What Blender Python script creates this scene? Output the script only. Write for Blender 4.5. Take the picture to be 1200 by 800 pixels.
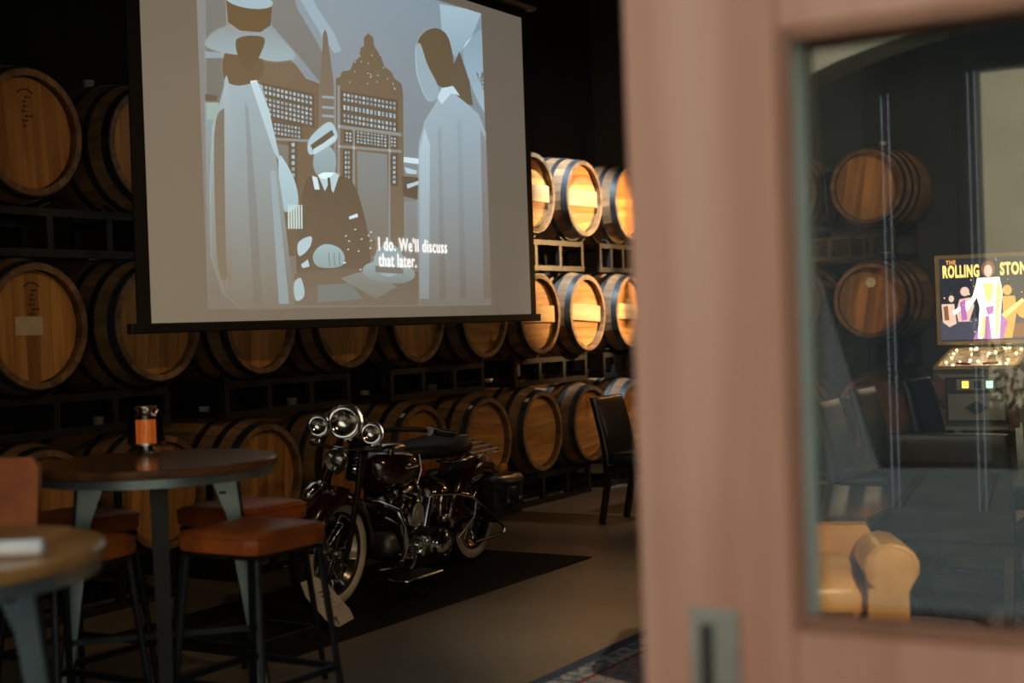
import bpy, math, random
from mathutils import Matrix, Vector, Euler
R = math.radians
PI = math.pi
random.seed(7)
for o in list(bpy.data.objects): bpy.data.objects.remove(o)
S = bpy.context.scene
C = S.collection

# ------------------------------------------------------------------ camera
YAW, PITCH, ROLL, CH, FPX = .549, -.0131, -.034, 1.35, 1667.
_f = Vector((math.cos(YAW)*math.cos(PITCH), math.sin(YAW)*math.cos(PITCH), math.sin(PITCH)))
_r0 = Vector((math.sin(YAW), -math.cos(YAW), 0)); _u0 = _r0.cross(_f)
_r = _r0*math.cos(ROLL) + _u0*math.sin(ROLL); _u = -_r0*math.sin(ROLL) + _u0*math.cos(ROLL)
CAM = Vector((0, 0, CH))
cd = bpy.data.cameras.new('camera'); cam = bpy.data.objects.new('camera', cd); C.objects.link(cam)
cam.matrix_world = Matrix(((_r.x, _u.x, -_f.x, 0), (_r.y, _u.y, -_f.y, 0), (_r.z, _u.z, -_f.z, CH), (0, 0, 0, 1)))
cd.sensor_width = 36; cd.lens = FPX/1200*36; cd.clip_start = .02
cd.dof.use_dof = True; cd.dof.focus_distance = 7.8; cd.dof.aperture_fstop = 1.9
S.camera = cam

# ------------------------------------------------------------------ world and exposure
W = bpy.data.worlds.new('World'); S.world = W; W.use_nodes = True
W.node_tree.nodes['Background'].inputs[0].default_value = (.80, .90, 1.0, 1)
W.node_tree.nodes['Background'].inputs[1].default_value = 0.50
sl = bpy.data.lights.new('sun', 'SUN'); sl.energy = 12.; sl.angle = R(.6); sl.color = (1., .93, .82)
so = bpy.data.objects.new('sun', sl); C.objects.link(so); so.location = (0, 0, 9)
so.rotation_euler = Vector((-.62, .12, -.78)).to_track_quat('-Z', 'Y').to_euler()
S.view_settings.view_transform = 'Standard'; S.view_settings.look = 'None'
S.view_settings.exposure = 0.0; S.view_settings.gamma = 1; S.view_settings.use_curve_mapping = False

def at(px, py, **k):
    """photo pixel -> point on a plane x=, y= or z=, or at depth D"""
    d = _f + _r*((px-600)/FPX) + _u*((400-py)/FPX)
    if 'D' in k: return CAM + d*k['D']
    a = list(k)[0]; i = 'xyz'.index(a)
    return CAM + d*((k[a]-CAM[i])/d[i])

# ------------------------------------------------------------------ materials
def srgb(r, g, b):
    f = lambda c: (c/255/12.92) if c/255 <= .04045 else ((c/255+.055)/1.055)**2.4
    return (f(r), f(g), f(b))
MATS = {}
def pm(name, c1, c2=None, rough=.5, metal=0., scale=(8, 8, 8), detail=4, bump=0., rnd=0., coat=0., lo=.35, hi=.65, spec=.5, bscale=None):
    m = bpy.data.materials.new(name); m.use_nodes = True; nt = m.node_tree; N = nt.nodes; L = nt.links
    b = N['Principled BSDF']
    b.inputs['Roughness'].default_value = rough; b.inputs['Metallic'].default_value = metal
    b.inputs['Specular IOR Level'].default_value = spec
    if coat: b.inputs['Coat Weight'].default_value = coat; b.inputs['Coat Roughness'].default_value = .08
    c2 = c2 or tuple(x*.8 for x in c1)
    tc = N.new('ShaderNodeTexCoord'); mp = N.new('ShaderNodeMapping'); mp.inputs['Scale'].default_value = scale
    L.new(tc.outputs['Object'], mp.inputs[0])
    oi = N.new('ShaderNodeObjectInfo')
    if rnd:
        ml = N.new('ShaderNodeMath'); ml.operation = 'MULTIPLY'; ml.inputs[1].default_value = 37.
        L.new(oi.outputs['Random'], ml.inputs[0])
        L.new(ml.outputs[0], mp.inputs['Location'])
    nz = N.new('ShaderNodeTexNoise'); nz.inputs['Scale'].default_value = 1; nz.inputs['Detail'].default_value = detail
    L.new(mp.outputs[0], nz.inputs['Vector'])
    rp = N.new('ShaderNodeValToRGB'); rp.color_ramp.elements[0].position = lo; rp.color_ramp.elements[1].position = hi
    rp.color_ramp.elements[0].color = (*c2, 1); rp.color_ramp.elements[1].color = (*c1, 1)
    L.new(nz.outputs['Fac'], rp.inputs[0]); out = rp.outputs[0]
    if rnd:
        hs = N.new('ShaderNodeHueSaturation'); mr = N.new('ShaderNodeMapRange')
        mr.inputs['To Min'].default_value = 1-rnd; mr.inputs['To Max'].default_value = 1+rnd
        L.new(oi.outputs['Random'], mr.inputs[0]); L.new(mr.outputs[0], hs.inputs['Value']); L.new(out, hs.inputs['Color']); out = hs.outputs[0]
    L.new(out, b.inputs['Base Color'])
    if bump:
        bp = N.new('ShaderNodeBump'); bp.inputs['Strength'].default_value = bump; bp.inputs['Distance'].default_value = .01
        L.new(nz.outputs['Fac'], bp.inputs['Height']); L.new(bp.outputs[0], b.inputs['Normal'])
    MATS[name] = m
    return m
def em(name, col, strength):
    m = bpy.data.materials.new(name); m.use_nodes = True; nt = m.node_tree; b = nt.nodes['Principled BSDF']
    b.inputs['Base Color'].default_value = (*[x*.6 for x in col], 1); b.inputs['Emission Color'].default_value = (*col, 1)
    b.inputs['Emission Strength'].default_value = strength; b.inputs['Roughness'].default_value = .7
    MATS[name] = m
    return m
def glass(name, tint=(1, 1, 1), f0=.04):
    m = bpy.data.materials.new(name); m.use_nodes = True; nt = m.node_tree; N = nt.nodes; L = nt.links
    for n in list(N):
        if n.type != 'OUTPUT_MATERIAL': N.remove(n)
    out = [n for n in N if n.type == 'OUTPUT_MATERIAL'][0]
    t = N.new('ShaderNodeBsdfTransparent'); t.inputs[0].default_value = (*tint, 1)
    g = N.new('ShaderNodeBsdfGlossy'); g.inputs['Roughness'].default_value = .02
    lw = N.new('ShaderNodeLayerWeight'); pw = N.new('ShaderNodeMath'); pw.operation = 'POWER'; pw.inputs[1].default_value = 5
    ma = N.new('ShaderNodeMath'); ma.operation = 'MULTIPLY_ADD'; ma.inputs[1].default_value = 1-f0; ma.inputs[2].default_value = f0
    L.new(lw.outputs['Facing'], pw.inputs[0]); L.new(pw.outputs[0], ma.inputs[0])
    mx = N.new('ShaderNodeMixShader'); L.new(ma.outputs[0], mx.inputs[0]); L.new(t.outputs[0], mx.inputs[1]); L.new(g.outputs[0], mx.inputs[2])
    L.new(mx.outputs[0], out.inputs[0]); MATS[name] = m
    return m

pm('oak_stave', (.26, .14, .06), (.12, .065, .03), .65, scale=(14, 1.5, 14), rnd=.22, bump=.25)
pm('oak_head', (.52, .25, .065), (.30, .125, .028), .6, scale=(1.6, 16, 16), rnd=.20, bump=.2)
pm('oak_pale', (.62, .40, .19), (.48, .28, .12), .6, scale=(1.6, 16, 16), rnd=.1)
pm('stamp_ink', (.07, .035, .015), rough=.8)
pm('hoop_steel', (.095, .105, .112), (.045, .052, .058), .45, .8, scale=(9, 9, 9), rnd=.25)
pm('rack_steel', (.022, .020, .019), (.010, .009, .008), .5, .3, scale=(12, 12, 12))
pm('bung', (.40, .37, .31), rough=.55)
pm('paper', (.80, .77, .68), rough=.8)
pm('kraft_paper', (.66, .52, .36), (.60, .46, .31), .8, scale=(20, 20, 20))
pm('ink', (.10, .09, .08), rough=.9)
pm('concrete', (.285, .245, .195), (.155, .132, .105), .38, scale=(.9, .9, .9), detail=9, lo=.25, hi=.75, spec=.45)
pm('dark_wall', (.010, .009, .008), rough=.85, scale=(3, 3, 3))
pm('slate_wall', (.045, .045, .050), (.034, .034, .038), .7, scale=(2, 2, 2))
pm('plaster', (.42, .40, .28), (.36, .34, .24), .9, scale=(4, 4, 4), bump=.1)
pm('door_wood', (.64, .36, .275), (.50, .235, .165), .34, scale=(9, 9, .7), coat=.25, spec=.5)
pm('door_wood_dark', (.34, .15, .09), (.24, .10, .06), .4, scale=(9, 9, .7), coat=.2)
pm('bead_paint', (.52, .60, .54), (.46, .54, .48), .4, scale=(3, 3, 3))
pm('mullion_blue', (.30, .38, .46), (.26, .33, .40), .5)
pm('nickel', (.42, .42, .38), (.36, .36, .33), .38, .8, scale=(20, 20, 20))
pm('recess_shade', (.05, .05, .045), rough=.5, metal=.4)
pm('rubber_mat', (.012, .012, .013), (.006, .006, .006), .85, scale=(90, 90, 90), bump=.3, spec=.2)
pm('tabletop_wood', (.20, .085, .035), (.085, .035, .016), .28, scale=(1.2, 12, 12), coat=.4)
pm('tabletop_light', (.52, .27, .09), (.32, .14, .045), .3, scale=(1.2, 12, 12), coat=.4)
pm('table_rim', (.45, .19, .08), (.25, .10, .05), .35, scale=(10, 10, 10), coat=.3)
pm('blue_steel', (.30, .37, .38), (.20, .26, .27), .38, .75, scale=(5, 5, 5))
pm('stool_leg', (.035, .045, .050), (.02, .026, .03), .34, .7, scale=(8, 8, 8))
pm('tan_leather', (.47, .125, .024), (.30, .066, .012), .42, spec=.3, scale=(7, 7, 7), detail=6, bump=.12)
pm('club_leather', (.72, .39, .13), (.55, .26, .075), .36, scale=(6, 6, 6), detail=6, bump=.1)
pm('black_leather', (.016, .016, .018), (.009, .009, .010), .30, scale=(12, 12, 12), bump=.05, spec=.6)
pm('saddle_leather', (.010, .010, .011), (.006, .006, .006), .55, scale=(20, 20, 20), bump=.1, spec=.3)
pm('dark_wood', (.030, .018, .012), (.016, .010, .007), .35, scale=(2, 14, 14))
pm('gloss_wood', (.085, .050, .032), (.05, .028, .018), .12, scale=(1.5, 14, 14), coat=.8)
pm('chrome', (.90, .90, .92), (.86, .86, .88), .11, 1.0)
pm('worn_chrome', (.62, .61, .60), (.45, .44, .43), .22, 1.0, scale=(15, 15, 15))
pm('rack_chrome', (.75, .75, .76), (.68, .68, .69), .38, .8)
pm('air_cover', (.34, .34, .35), (.28, .28, .29), .45, .3)
pm('black_metal', (.008, .008, .009), (.005, .005, .005), .45, .2, spec=.3)
pm('engine_metal', (.16, .16, .165), (.07, .07, .075), .4, .85, scale=(20, 20, 20))
pm('maroon_paint', (.026, .008, .006), (.020, .006, .005), .16, coat=1., spec=.6)
pm('tire_rubber', (.012, .012, .012), rough=.7)
pm('whitewall', (.60, .56, .47), (.50, .46, .38), .6, scale=(12, 12, 12))
pm('badge_red', (.35, .03, .03), rough=.3)
pm('amber', (.75, .28, .05), rough=.2)
pm('lens_glass', (.55, .56, .58), rough=.06, metal=.9)
pm('white_cloth', (.88, .90, .93), rough=.8, scale=(12, 12, 12))
pm('screen_border', (.008, .008, .009), rough=.6)
pm('cab_grey', (.36, .35, .33), (.28, .27, .25), .45, scale=(5, 5, 5))
pm('cab_dark', (.045, .05, .055), rough=.4)
pm('cab_red', (.22, .10, .075), rough=.5)
pm('brass_trim', (.50, .38, .20), (.42, .31, .16), .35, .6)
pm('playfield', (.62, .42, .18), (.25, .11, .05), .3, scale=(16, 16, 16), detail=2)
_n = MATS['playfield'].node_tree; _n.links.new([x for x in _n.nodes if x.type == 'VALTORGB'][0].outputs[0], _n.nodes['Principled BSDF'].inputs['Emission Color']); _n.nodes['Principled BSDF'].inputs['Emission Strength'].default_value = .8  # lamplight inside the machine put into the playfield as a glow
pm('leaf', (.06, .14, .03), (.03, .08, .02), .4)
pm('terracotta', (.30, .13, .07), rough=.8)
pm('asphalt', (.070, .095, .105), (.05, .07, .08), .9, scale=(3, 3, 3))
pm('court_plaster', (.56, .52, .38), (.48, .44, .32), .9, scale=(1.5, 1.5, 1.5), bump=.1)
pm('court_stucco', (.50, .53, .57), (.44, .47, .50), .9, scale=(2, 2, 2))
glass('pane_glass', (.93, .97, .96), .10)
glass('lens_clear', (.92, .93, .95), .10)
glass('smoked_glass', (.55, .52, .50), .05)
em('lamp_glow', (1., .30, .05), 1.6)
em('bulb_warm', (1., .54, .18), 160.)
em('bulb_cool', (.75, .88, 1.), 40.)
# projection screen: matt white cloth; projector spill put in as an even glow
pm('screen_cloth', (.60, .56, .48), (.585, .545, .465), .9, scale=(2, 2, 2), spec=.1)
_b = MATS['screen_cloth'].node_tree.nodes['Principled BSDF']; _b.inputs['Emission Color'].default_value = (.95, .85, .70, 1); _b.inputs['Emission Strength'].default_value = .11

# ------------------------------------------------------------------ mesh building
class MB:
    def __init__(s): s.v = []; s.f = []; s.mi = []; s.cur = 0
    def add(s, vs, fs, T=None):
        n = len(s.v)
        s.v += [tuple(T @ Vector(p)) if T else tuple(p) for p in vs]
        s.f += [tuple(n+i for i in f) for f in fs]; s.mi += [s.cur]*len(fs); return s
    def box(s, x0, x1, y0, y1, z0, z1, T=None, b=0.):
        if b > 0:
            b = min(b, (x1-x0)*.49, (y1-y0)*.49, (z1-z0)*.49)
            vs = []; X = (x0, x1); Y = (y0, y1); Z = (z0, z1); idx = {}
            for i in (0, 1):
                for j in (0, 1):
                    for k in (0, 1):
                        sx, sy, sz = (1-2*i)*b, (1-2*j)*b, (1-2*k)*b
                        idx[i, j, k, 0] = len(vs); vs.append((X[i], Y[j]+sy, Z[k]+sz))
                        idx[i, j, k, 1] = len(vs); vs.append((X[i]+sx, Y[j], Z[k]+sz))
                        idx[i, j, k, 2] = len(vs); vs.append((X[i]+sx, Y[j]+sy, Z[k]))
            g = idx; fs = []
            for i in (0, 1): fs.append([g[i, 0, 0, 0], g[i, 1, 0, 0], g[i, 1, 1, 0], g[i, 0, 1, 0]])
            for j in (0, 1): fs.append([g[0, j, 0, 1], g[1, j, 0, 1], g[1, j, 1, 1], g[0, j, 1, 1]])
            for k in (0, 1): fs.append([g[0, 0, k, 2], g[1, 0, k, 2], g[1, 1, k, 2], g[0, 1, k, 2]])
            for i in (0, 1):
                for j in (0, 1): fs.append([g[i, j, 0, 0], g[i, j, 1, 0], g[i, j, 1, 1], g[i, j, 0, 1]])
                for k in (0, 1): fs.append([g[i, 0, k, 0], g[i, 1, k, 0], g[i, 1, k, 2], g[i, 0, k, 2]])
            for j in (0, 1):
                for k in (0, 1): fs.append([g[0, j, k, 1], g[1, j, k, 1], g[1, j, k, 2], g[0, j, k, 2]])
            for i in (0, 1):
                for j in (0, 1):
                    for k in (0, 1): fs.append([g[i, j, k, 0], g[i, j, k, 1], g[i, j, k, 2]])
            return s.add(vs, fs, T)
        vs = [(x, y, z) for x in (x0, x1) for y in (y0, y1) for z in (z0, z1)]
        return s.add(vs, [(0, 1, 3, 2), (4, 6, 7, 5), (0, 4, 5, 1), (2, 3, 7, 6), (0, 2, 6, 4), (1, 5, 7, 3)], T)
    def bar(s, p, q, w, h=None, up=(0, 0, 1), b=0.):
        p, q = Vector(p), Vector(q); d = q-p; l = d.length; x = d/l; u = Vector(up)
        if abs(x.dot(u)) > .98: u = Vector((0, 1, 0))
        y = u.cross(x).normalized(); z = x.cross(y); h = h or w
        T = Matrix(((x.x, y.x, z.x, p.x), (x.y, y.y, z.y, p.y), (x.z, y.z, z.z, p.z), (0, 0, 0, 1)))
        return s.box(0, l, -w/2, w/2, -h/2, h/2, T, b)
    def tube(s, path, r, n=8, closed=False, T=None, cap=True):
        P = [Vector(p) for p in path]; m = len(P); rr = r if isinstance(r, (list, tuple)) else [r]*m
        vs = []; prev = None
        for i in range(m):
            if closed: d = P[(i+1) % m]-P[i-1]
            else: d = P[min(i+1, m-1)]-P[max(i-1, 0)]
            d.normalize()
            if prev is None:
                a = Vector((0, 0, 1)) if abs(d.z) < .9 else Vector((0, 1, 0))
                prev = d.cross(a).normalized()
            prev = (prev-d*prev.dot(d)).normalized(); e = d.cross(prev)
            vs += [P[i]+(prev*math.cos(2*PI*k/n)+e*math.sin(2*PI*k/n))*rr[i] for k in range(n)]
        fs = [(i*n+k, i*n+(k+1) % n, ((i+1) % m)*n+(k+1) % n, ((i+1) % m)*n+k) for i in range(m if closed else m-1) for k in range(n)]
        if not closed and cap: fs += [tuple(range(n))[::-1], tuple((m-1)*n+k for k in range(n))]
        return s.add(vs, fs, T)
    def lathe(s, prof, n=24, T=None, closed=False):
        """profile of (radius, height) turned about local z"""
        vs = []; fs = []; rows = []
        for r, h in prof:
            if r < 1e-6: rows.append([len(vs)]); vs.append((0, 0, h))
            else:
                rows.append(list(range(len(vs), len(vs)+n)))
                vs += [(r*math.cos(2*PI*k/n), r*math.sin(2*PI*k/n), h) for k in range(n)]
        pairs = list(zip(rows, rows[1:])) + ([(rows[-1], rows[0])] if closed else [])
        for a, b in pairs:
            for k in range(n):
                k2 = (k+1) % n
                if len(a) == 1 and len(b) == 1: continue
                if len(a) == 1: fs.append((a[0], b[k2], b[k])[::-1])
                elif len(b) == 1: fs.append((a[k], a[k2], b[0]))
                else: fs.append((a[k], a[k2], b[k2], b[k]))
        return s.add(vs, fs, T)
    def prism(s, poly, t0, t1, T=None):
        """2-d polygon (x, z) extruded along y from t0 to t1"""
        n = len(poly); vs = [(x, t0, z) for x, z in poly]+[(x, t1, z) for x, z in poly]
        return s.add(vs, [tuple(range(n)), tuple(range(2*n-1, n-1, -1))]+[(k, n+k, n+(k+1) % n, (k+1) % n) for k in range(n)], T)
    def loft(s, rings, T=None, cap=True):
        n = len(rings[0]); m = len(rings); vs = [p for r in rings for p in r]
        fs = [(i*n+k, i*n+(k+1) % n, (i+1)*n+(k+1) % n, (i+1)*n+k) for i in range(m-1) for k in range(n)]
        if cap: fs += [tuple(range(n))[::-1], tuple((m-1)*n+k for k in range(n))]
        return s.add(vs, fs, T)
    def grid(s, rows, T=None):
        n = len(rows[0]); vs = [p for r in rows for p in r]
        return s.add(vs, [(i*n+k, i*n+k+1, (i+1)*n+k+1, (i+1)*n+k) for i in range(len(rows)-1) for k in range(n-1)], T)
    def mesh(s, name, mats, smooth=35):
        me = bpy.data.meshes.new(name); me.from_pydata(s.v, [], s.f)
        for m in (mats if isinstance(mats, (list, tuple)) else [mats]): me.materials.append(MATS[m])
        if any(s.mi): me.polygons.foreach_set('material_index', s.mi)
        if smooth:
            me.polygons.foreach_set('use_smooth', [True]*len(me.polygons)); me.set_sharp_from_angle(angle=R(smooth))
        me.update(); return me
    def build(s, name, mats, parent=None, smooth=35, loc=None):
        return put(name, s.mesh(name, mats, smooth), parent, loc)
LOG = []
def put(name, me, parent=None, loc=None, rot=None):
    o = bpy.data.objects.new(name, me); C.objects.link(o); LOG.append(o)
    if parent: o.parent = parent
    if loc: o.location = loc
    if rot: o.rotation_euler = rot
    return o
def tag(o, label, cat, group=None, kind=None):
    o['label'] = label; o['category'] = cat
    if group: o['group'] = group
    if kind: o['kind'] = kind
    return o
def struct(o, label=None):
    o['kind'] = 'structure'
    if label: o['label'] = label
    return o
def thing(name, label, cat, loc=(0, 0, 0), rz=0., group=None):
    o = bpy.data.objects.new(name, None); C.objects.link(o); o.location = loc; o.rotation_euler = (0, 0, rz)
    o.empty_display_size = .1
    return tag(o, label, cat, group)
def copy_tree(o, parent=None):
    c = o.copy(); C.objects.link(c); c.parent = parent
    for ch in list(o.children): copy_tree(ch, c)
    return c
TY = Matrix.Rotation(-PI/2, 4, 'X')            # lathe axis z -> +y
TX = Matrix.Rotation(PI/2, 4, 'Y')             # lathe axis z -> +x
def tr(x, y, z): return Matrix.Translation((x, y, z))
def circ(cx, cz, rx, rz, n=20, a0=0, a1=360, rot=0):
    out = []
    for k in range(n+1 if a1-a0 < 360 else n):
        a = R(a0+(a1-a0)*k/n); x, z = rx*math.cos(a), rz*math.sin(a); c, s_ = math.cos(R(rot)), math.sin(R(rot))
        out.append((cx+x*c-z*s_, cz+x*s_+z*c))
    return out
def sring(x, zc, w, h, n=20, e=2.4, y0=0.):
    """super-ellipse section across y/z at station x"""
    out = []
    for k in range(n):
        a = 2*PI*k/n; c, s_ = math.cos(a), math.sin(a)
        out.append((x, y0+w*math.copysign(abs(c)**(2/e), c), zc+h*math.copysign(abs(s_)**(2/e), s_)))
    return out
def text_mesh(body, size, bold=0.):
    cu = bpy.data.curves.new('lettering', 'FONT'); cu.body = body; cu.size = size; cu.offset = bold; cu.space_character = 1.12; cu.extrude = .0006; cu.resolution_u = 3
    cu.align_x = 'LEFT'
    o = bpy.data.objects.new('lettering_tmp', cu); C.objects.link(o)
    dg = bpy.context.evaluated_depsgraph_get(); dg.update()
    me = bpy.data.meshes.new_from_object(o.evaluated_get(dg)); bpy.data.objects.remove(o)
    return me

# ================================================================== setting
XW0, XW1 = 1.935, 2.09          # front wall faces
XE, YB, YR, ZC = 12.0, 6.35, -4.0, 4.7
floor = MB().box(XW0, XE+.2, YR, YB+.2, -.12, 0).build('floor', 'concrete', smooth=0); struct(floor, 'brown polished concrete floor with mottled stains')
g = MB().box(-13, XW0-.001, -9, 9, -.15, -.004).build('ground_outside', 'asphalt', smooth=0); struct(g, 'grey paving outside the doorway')
o = MB().box(XW1, XE+.2, YR, YB+.2, ZC, ZC+.15).build('ceiling', 'dark_wall', smooth=0); struct(o, 'black painted ceiling')
o = MB().box(XW0, XE+.2, YB, YB+.2, 0, ZC).build('wall_back', 'dark_wall', smooth=0); struct(o, 'black wall behind the barrel racks')
o = MB().box(XW0, XE+.2, YR-.2, YR, 0, ZC).build('wall_right', 'dark_wall', smooth=0); struct(o, 'dark side wall')
# end wall with dark panels
o = MB().box(XE, XE+.2, YR, YB, 0, ZC).build('wall_end', 'slate_wall', smooth=0); struct(o, 'dark slate end wall')
for k, y in enumerate((5.6, 4.85, 4.1, 3.35, 2.6, 1.85, 1.1)):
    MB().box(XE-.025, XE-.001, y-.355, y+.355, .02, ZC-.05).build('wall_panel', 'slate_wall', bpy.data.objects['wall_end'], smooth=0)
# front wall: wide doorway, pier, arched opening
b = MB()
b.box(XW0, XW1, .75, .945, 0, 2.55)
b.box(XW0, XW1, YR, -.25, 0, ZC)
b.box(XW0, XW1, 3.6, YB+.2, 0, ZC)
b.box(XW0, XW1, -.25, 3.6, 2.55, ZC)
o = b.build('wall_front', 'plaster', smooth=0); struct(o, 'beige plaster front wall around the doorway')
# building across the courtyard (what the door glass mirrors): sunlit plaster wall with a wide low arch and a passage
XM = 1.846                                   # mirror plane of the pane
CX = -5.9                                    # courtyard wall face
vx = 2*XM-CX                                 # where its mirror image stands
ka = vx/1.86
ac, az, ak = .38*ka, CH+.37*ka, .65/ka
yA0, yA1 = ac-1.75, ac+1.75
b = MB(); XB = CX-.45
b.box(XB, CX, yA1, 9, 0, 5.2); b.box(XB, CX, -9, yA0, 0, 5.2)
n = 20; ys = [yA0+(yA1-yA0)*k/n for k in range(n+1)]
vs = []
for x in (CX, XB):
    for y in ys: vs.append((x, y, az-ak*(y-ac)**2))
    for y in ys: vs.append((x, y, 5.2))
m = n+1; fs = []
for k in range(n):
    fs += [(k, k+1, m+k+1, m+k), (2*m+k, 3*m+k, 3*m+k+1, 2*m+k+1), (k, 2*m+k, 2*m+k+1, k+1)]
b.add(vs, fs)
o = b.build('wall_courtyard', 'court_plaster', smooth=0); struct(o, 'sunlit beige plaster wall with a wide low arch across the courtyard')
PX = -8.9; pvx = 2*XM-PX
oy1 = at(1142, 82, x=pvx).y; oz1 = at(1142, 82, x=pvx).z; oy0 = oy1-1.3
b = MB(); b.box(PX-.2, PX, oy1, yA1+.4, 0, 3.9); b.box(PX-.2, PX, yA0-.4, oy0, 0, 3.9); b.box(PX-.2, PX, oy0, oy1, oz1, 3.9)
b.box(PX, XB, yA1, yA1+.2, 0, 3.9); b.box(PX, XB, yA0-.2, yA0, 0, 3.9); b.box(PX-.2, XB, yA0-.2, yA1+.2, 3.7, 3.9)
o = b.build('wall_passage', 'court_stucco', smooth=0); struct(o, 'grey walls of the arched passage')
o = MB().box(-12.2, -12.0, -6, 9, 0, 5.5).build('wall_garden', 'court_plaster', smooth=0); struct(o, 'sunlit beige garden wall beyond the passage')
for k, px in enumerate((1035, 1043, 1137, 1145)):
    q = at(px, 240, x=vx)
    o = MB().box(CX-.03, CX-.02, q.y-.0035, q.y+.0035, 0, az-ak*(q.y-ac)**2-.35).build('trim_%d' % (k+1), 'mullion_blue', smooth=0); struct(o, 'slim pale mullion standing in the courtyard arch')

# ------------------------------------------------------------------ sliding door
XD, TD = 1.8, .06
dy0, dy1, gy0, gy1, gz0, gz1 = -.30, .902, -.06, .676, .930, 1.726
dr = thing('door_1', 'reddish wooden sliding door with a large glass pane and recessed metal pull', 'door'); dr['kind'] = 'structure'
MB().box(XD, XD+TD, gy1, dy1, .02, 2.35, b=.004).build('stile', 'door_wood', dr)
MB().box(XD, XD+TD, dy0, gy0, .02, 2.35, b=.004).build('stile', 'door_wood', dr)
MB().box(XD+.002, XD+TD-.002, gy0+.0005, gy1-.0005, .02, gz0, b=.003).build('bottom_rail', 'door_wood', dr)
MB().box(XD+.002, XD+TD-.002, gy0+.0005, gy1-.0005, gz1, 2.35, b=.003).build('top_rail', 'door_wood', dr)
w = .018
for (y0, y1, z0, z1) in ((gy1-w, gy1, gz0, gz1), (gy0, gy0+w, gz0, gz1), (gy0+w, gy1-w, gz0, gz0+w), (gy0+w, gy1-w, gz1-w, gz1)):
    MB().box(XD-.004, XD+.012, y0, y1, z0, z1, b=.003).build('moulding', 'door_wood_dark', dr)
for (y0, y1, z0, z1) in ((gy1-w-.001, gy1-.002, gz0+.001, gz1-.001), (gy0+.002, gy0+w+.001, gz0+.001, gz1-.001)):
    MB().box(XD+.013, XD+.056, y0, y1, z0, z1).build('glazing_bead', 'bead_paint', dr)
for (y0, y1, z0, z1) in ((gy0+w, gy1-w, gz0+.001, gz0+w-.004), (gy0+w, gy1-w, gz1-w+.004, gz1-.001)):
    MB().box(XD+.013, XD+.056, y0, y1, z0, z1).build('glazing_bead', 'door_wood_dark', dr)
MB().box(XD+.044, XD+.049, gy0+w+.002, gy1-w-.002, gz0+w+.001, gz1-w-.001).build('pane', 'pane_glass', dr, smooth=0)
pl = thing('flush_pull', '', ''); del pl['label']; del pl['category']; pl.parent = dr; pl.location = (0, 0, 0)
py0, py1, pz0, pz1 = .754, .826, .73, .950
for (y0, y1, z0, z1) in ((py0, py0+.014, pz0, pz1), (py1-.014, py1, pz0, pz1), (py0+.014, py1-.014, pz0, pz0+.02), (py0+.014, py1-.014, pz1-.022, pz1)):
    MB().box(XD-.005, XD+.001, y0, y1, z0, z1, b=.001).build('plate_edge', 'nickel', pl)
MB().box(XD-.0022, XD+.0005, py0+.014, py1-.014, pz0+.02, pz1-.022).build('cup', 'nickel', pl)
MB().box(XD-.0032, XD-.0021, py1-.034, py1-.015, pz0+.021, pz1-.023).build('cup_shade', 'recess_shade', pl)  # flat dark strip standing in for the shade inside the cup

# ================================================================== barrels
BL, RC, RBG, NST = .92, .2875, .345, 28
def rad(y): return RC+(RBG-RC)*(1-((y-BL/2)/(BL/2))**2)
def stave_mesh():
    b = MB(); st = [0, .16, .34, .58, .76, BL]; da = PI/NST*.985; rings = []
    for y in st:
        ro = rad(y); ri = ro-.030
        rings.append([(ro*math.sin(-da), y, ro*math.cos(da)), (ro*math.sin(da), y, ro*math.cos(da)), (ri*math.sin(da), y, ri*math.cos(da)), (ri*math.sin(-da), y, ri*math.cos(da))])
    b.loft(rings); return b.mesh('stave', 'oak_stave', 0)
ME_STAVE = stave_mesh()
def hoop_mesh(y0, y1):
    b = MB(); T = TY
    b.lathe([(rad(y0)-.002, y0), (rad(y0)+.0045, y0), (rad(y1)+.0045, y1), (rad(y1)-.002, y1)], 40, T, closed=True); return b.mesh('hoop', 'hoop_steel', 40)
HOOPS = [hoop_mesh(a, c) for a, c in ((.004, .046), (.125, .160), (.255, .290), (BL-.290, BL-.255), (BL-.160, BL-.125), (BL-.046, BL-.004))]
NB, RH = 7, RC-.0305
def board_mesh(k):
    z0, z1 = -RH+2*RH*k/NB+.0007, -RH+2*RH*(k+1)/NB-.0007
    h = lambda z: math.sqrt(max(RH*RH-z*z, 1e-6)); zs = [z0+(z1-z0)*i/4 for i in range(5)]
    poly = [(h(z), z) for z in zs]+[(-h(z), z) for z in reversed(zs)]
    return MB().prism(poly, .042, .066).mesh('head_board', 'oak_head', 0)
BOARDS = [board_mesh(k) for k in range(NB)]
ME_BACK = MB().lathe([(0, BL-.065), (RH, BL-.065), (RH, BL-.04), (0, BL-.04)], 24, TY).mesh('rear_head', 'oak_head', 35)
ME_BUNG = MB().lathe([(0, RBG-.01), (.026, RBG-.01), (.033, RBG+.035), (.030, RBG+.04), (0, RBG+.04)], 14).mesh('bung', 'bung', 35)
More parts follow.
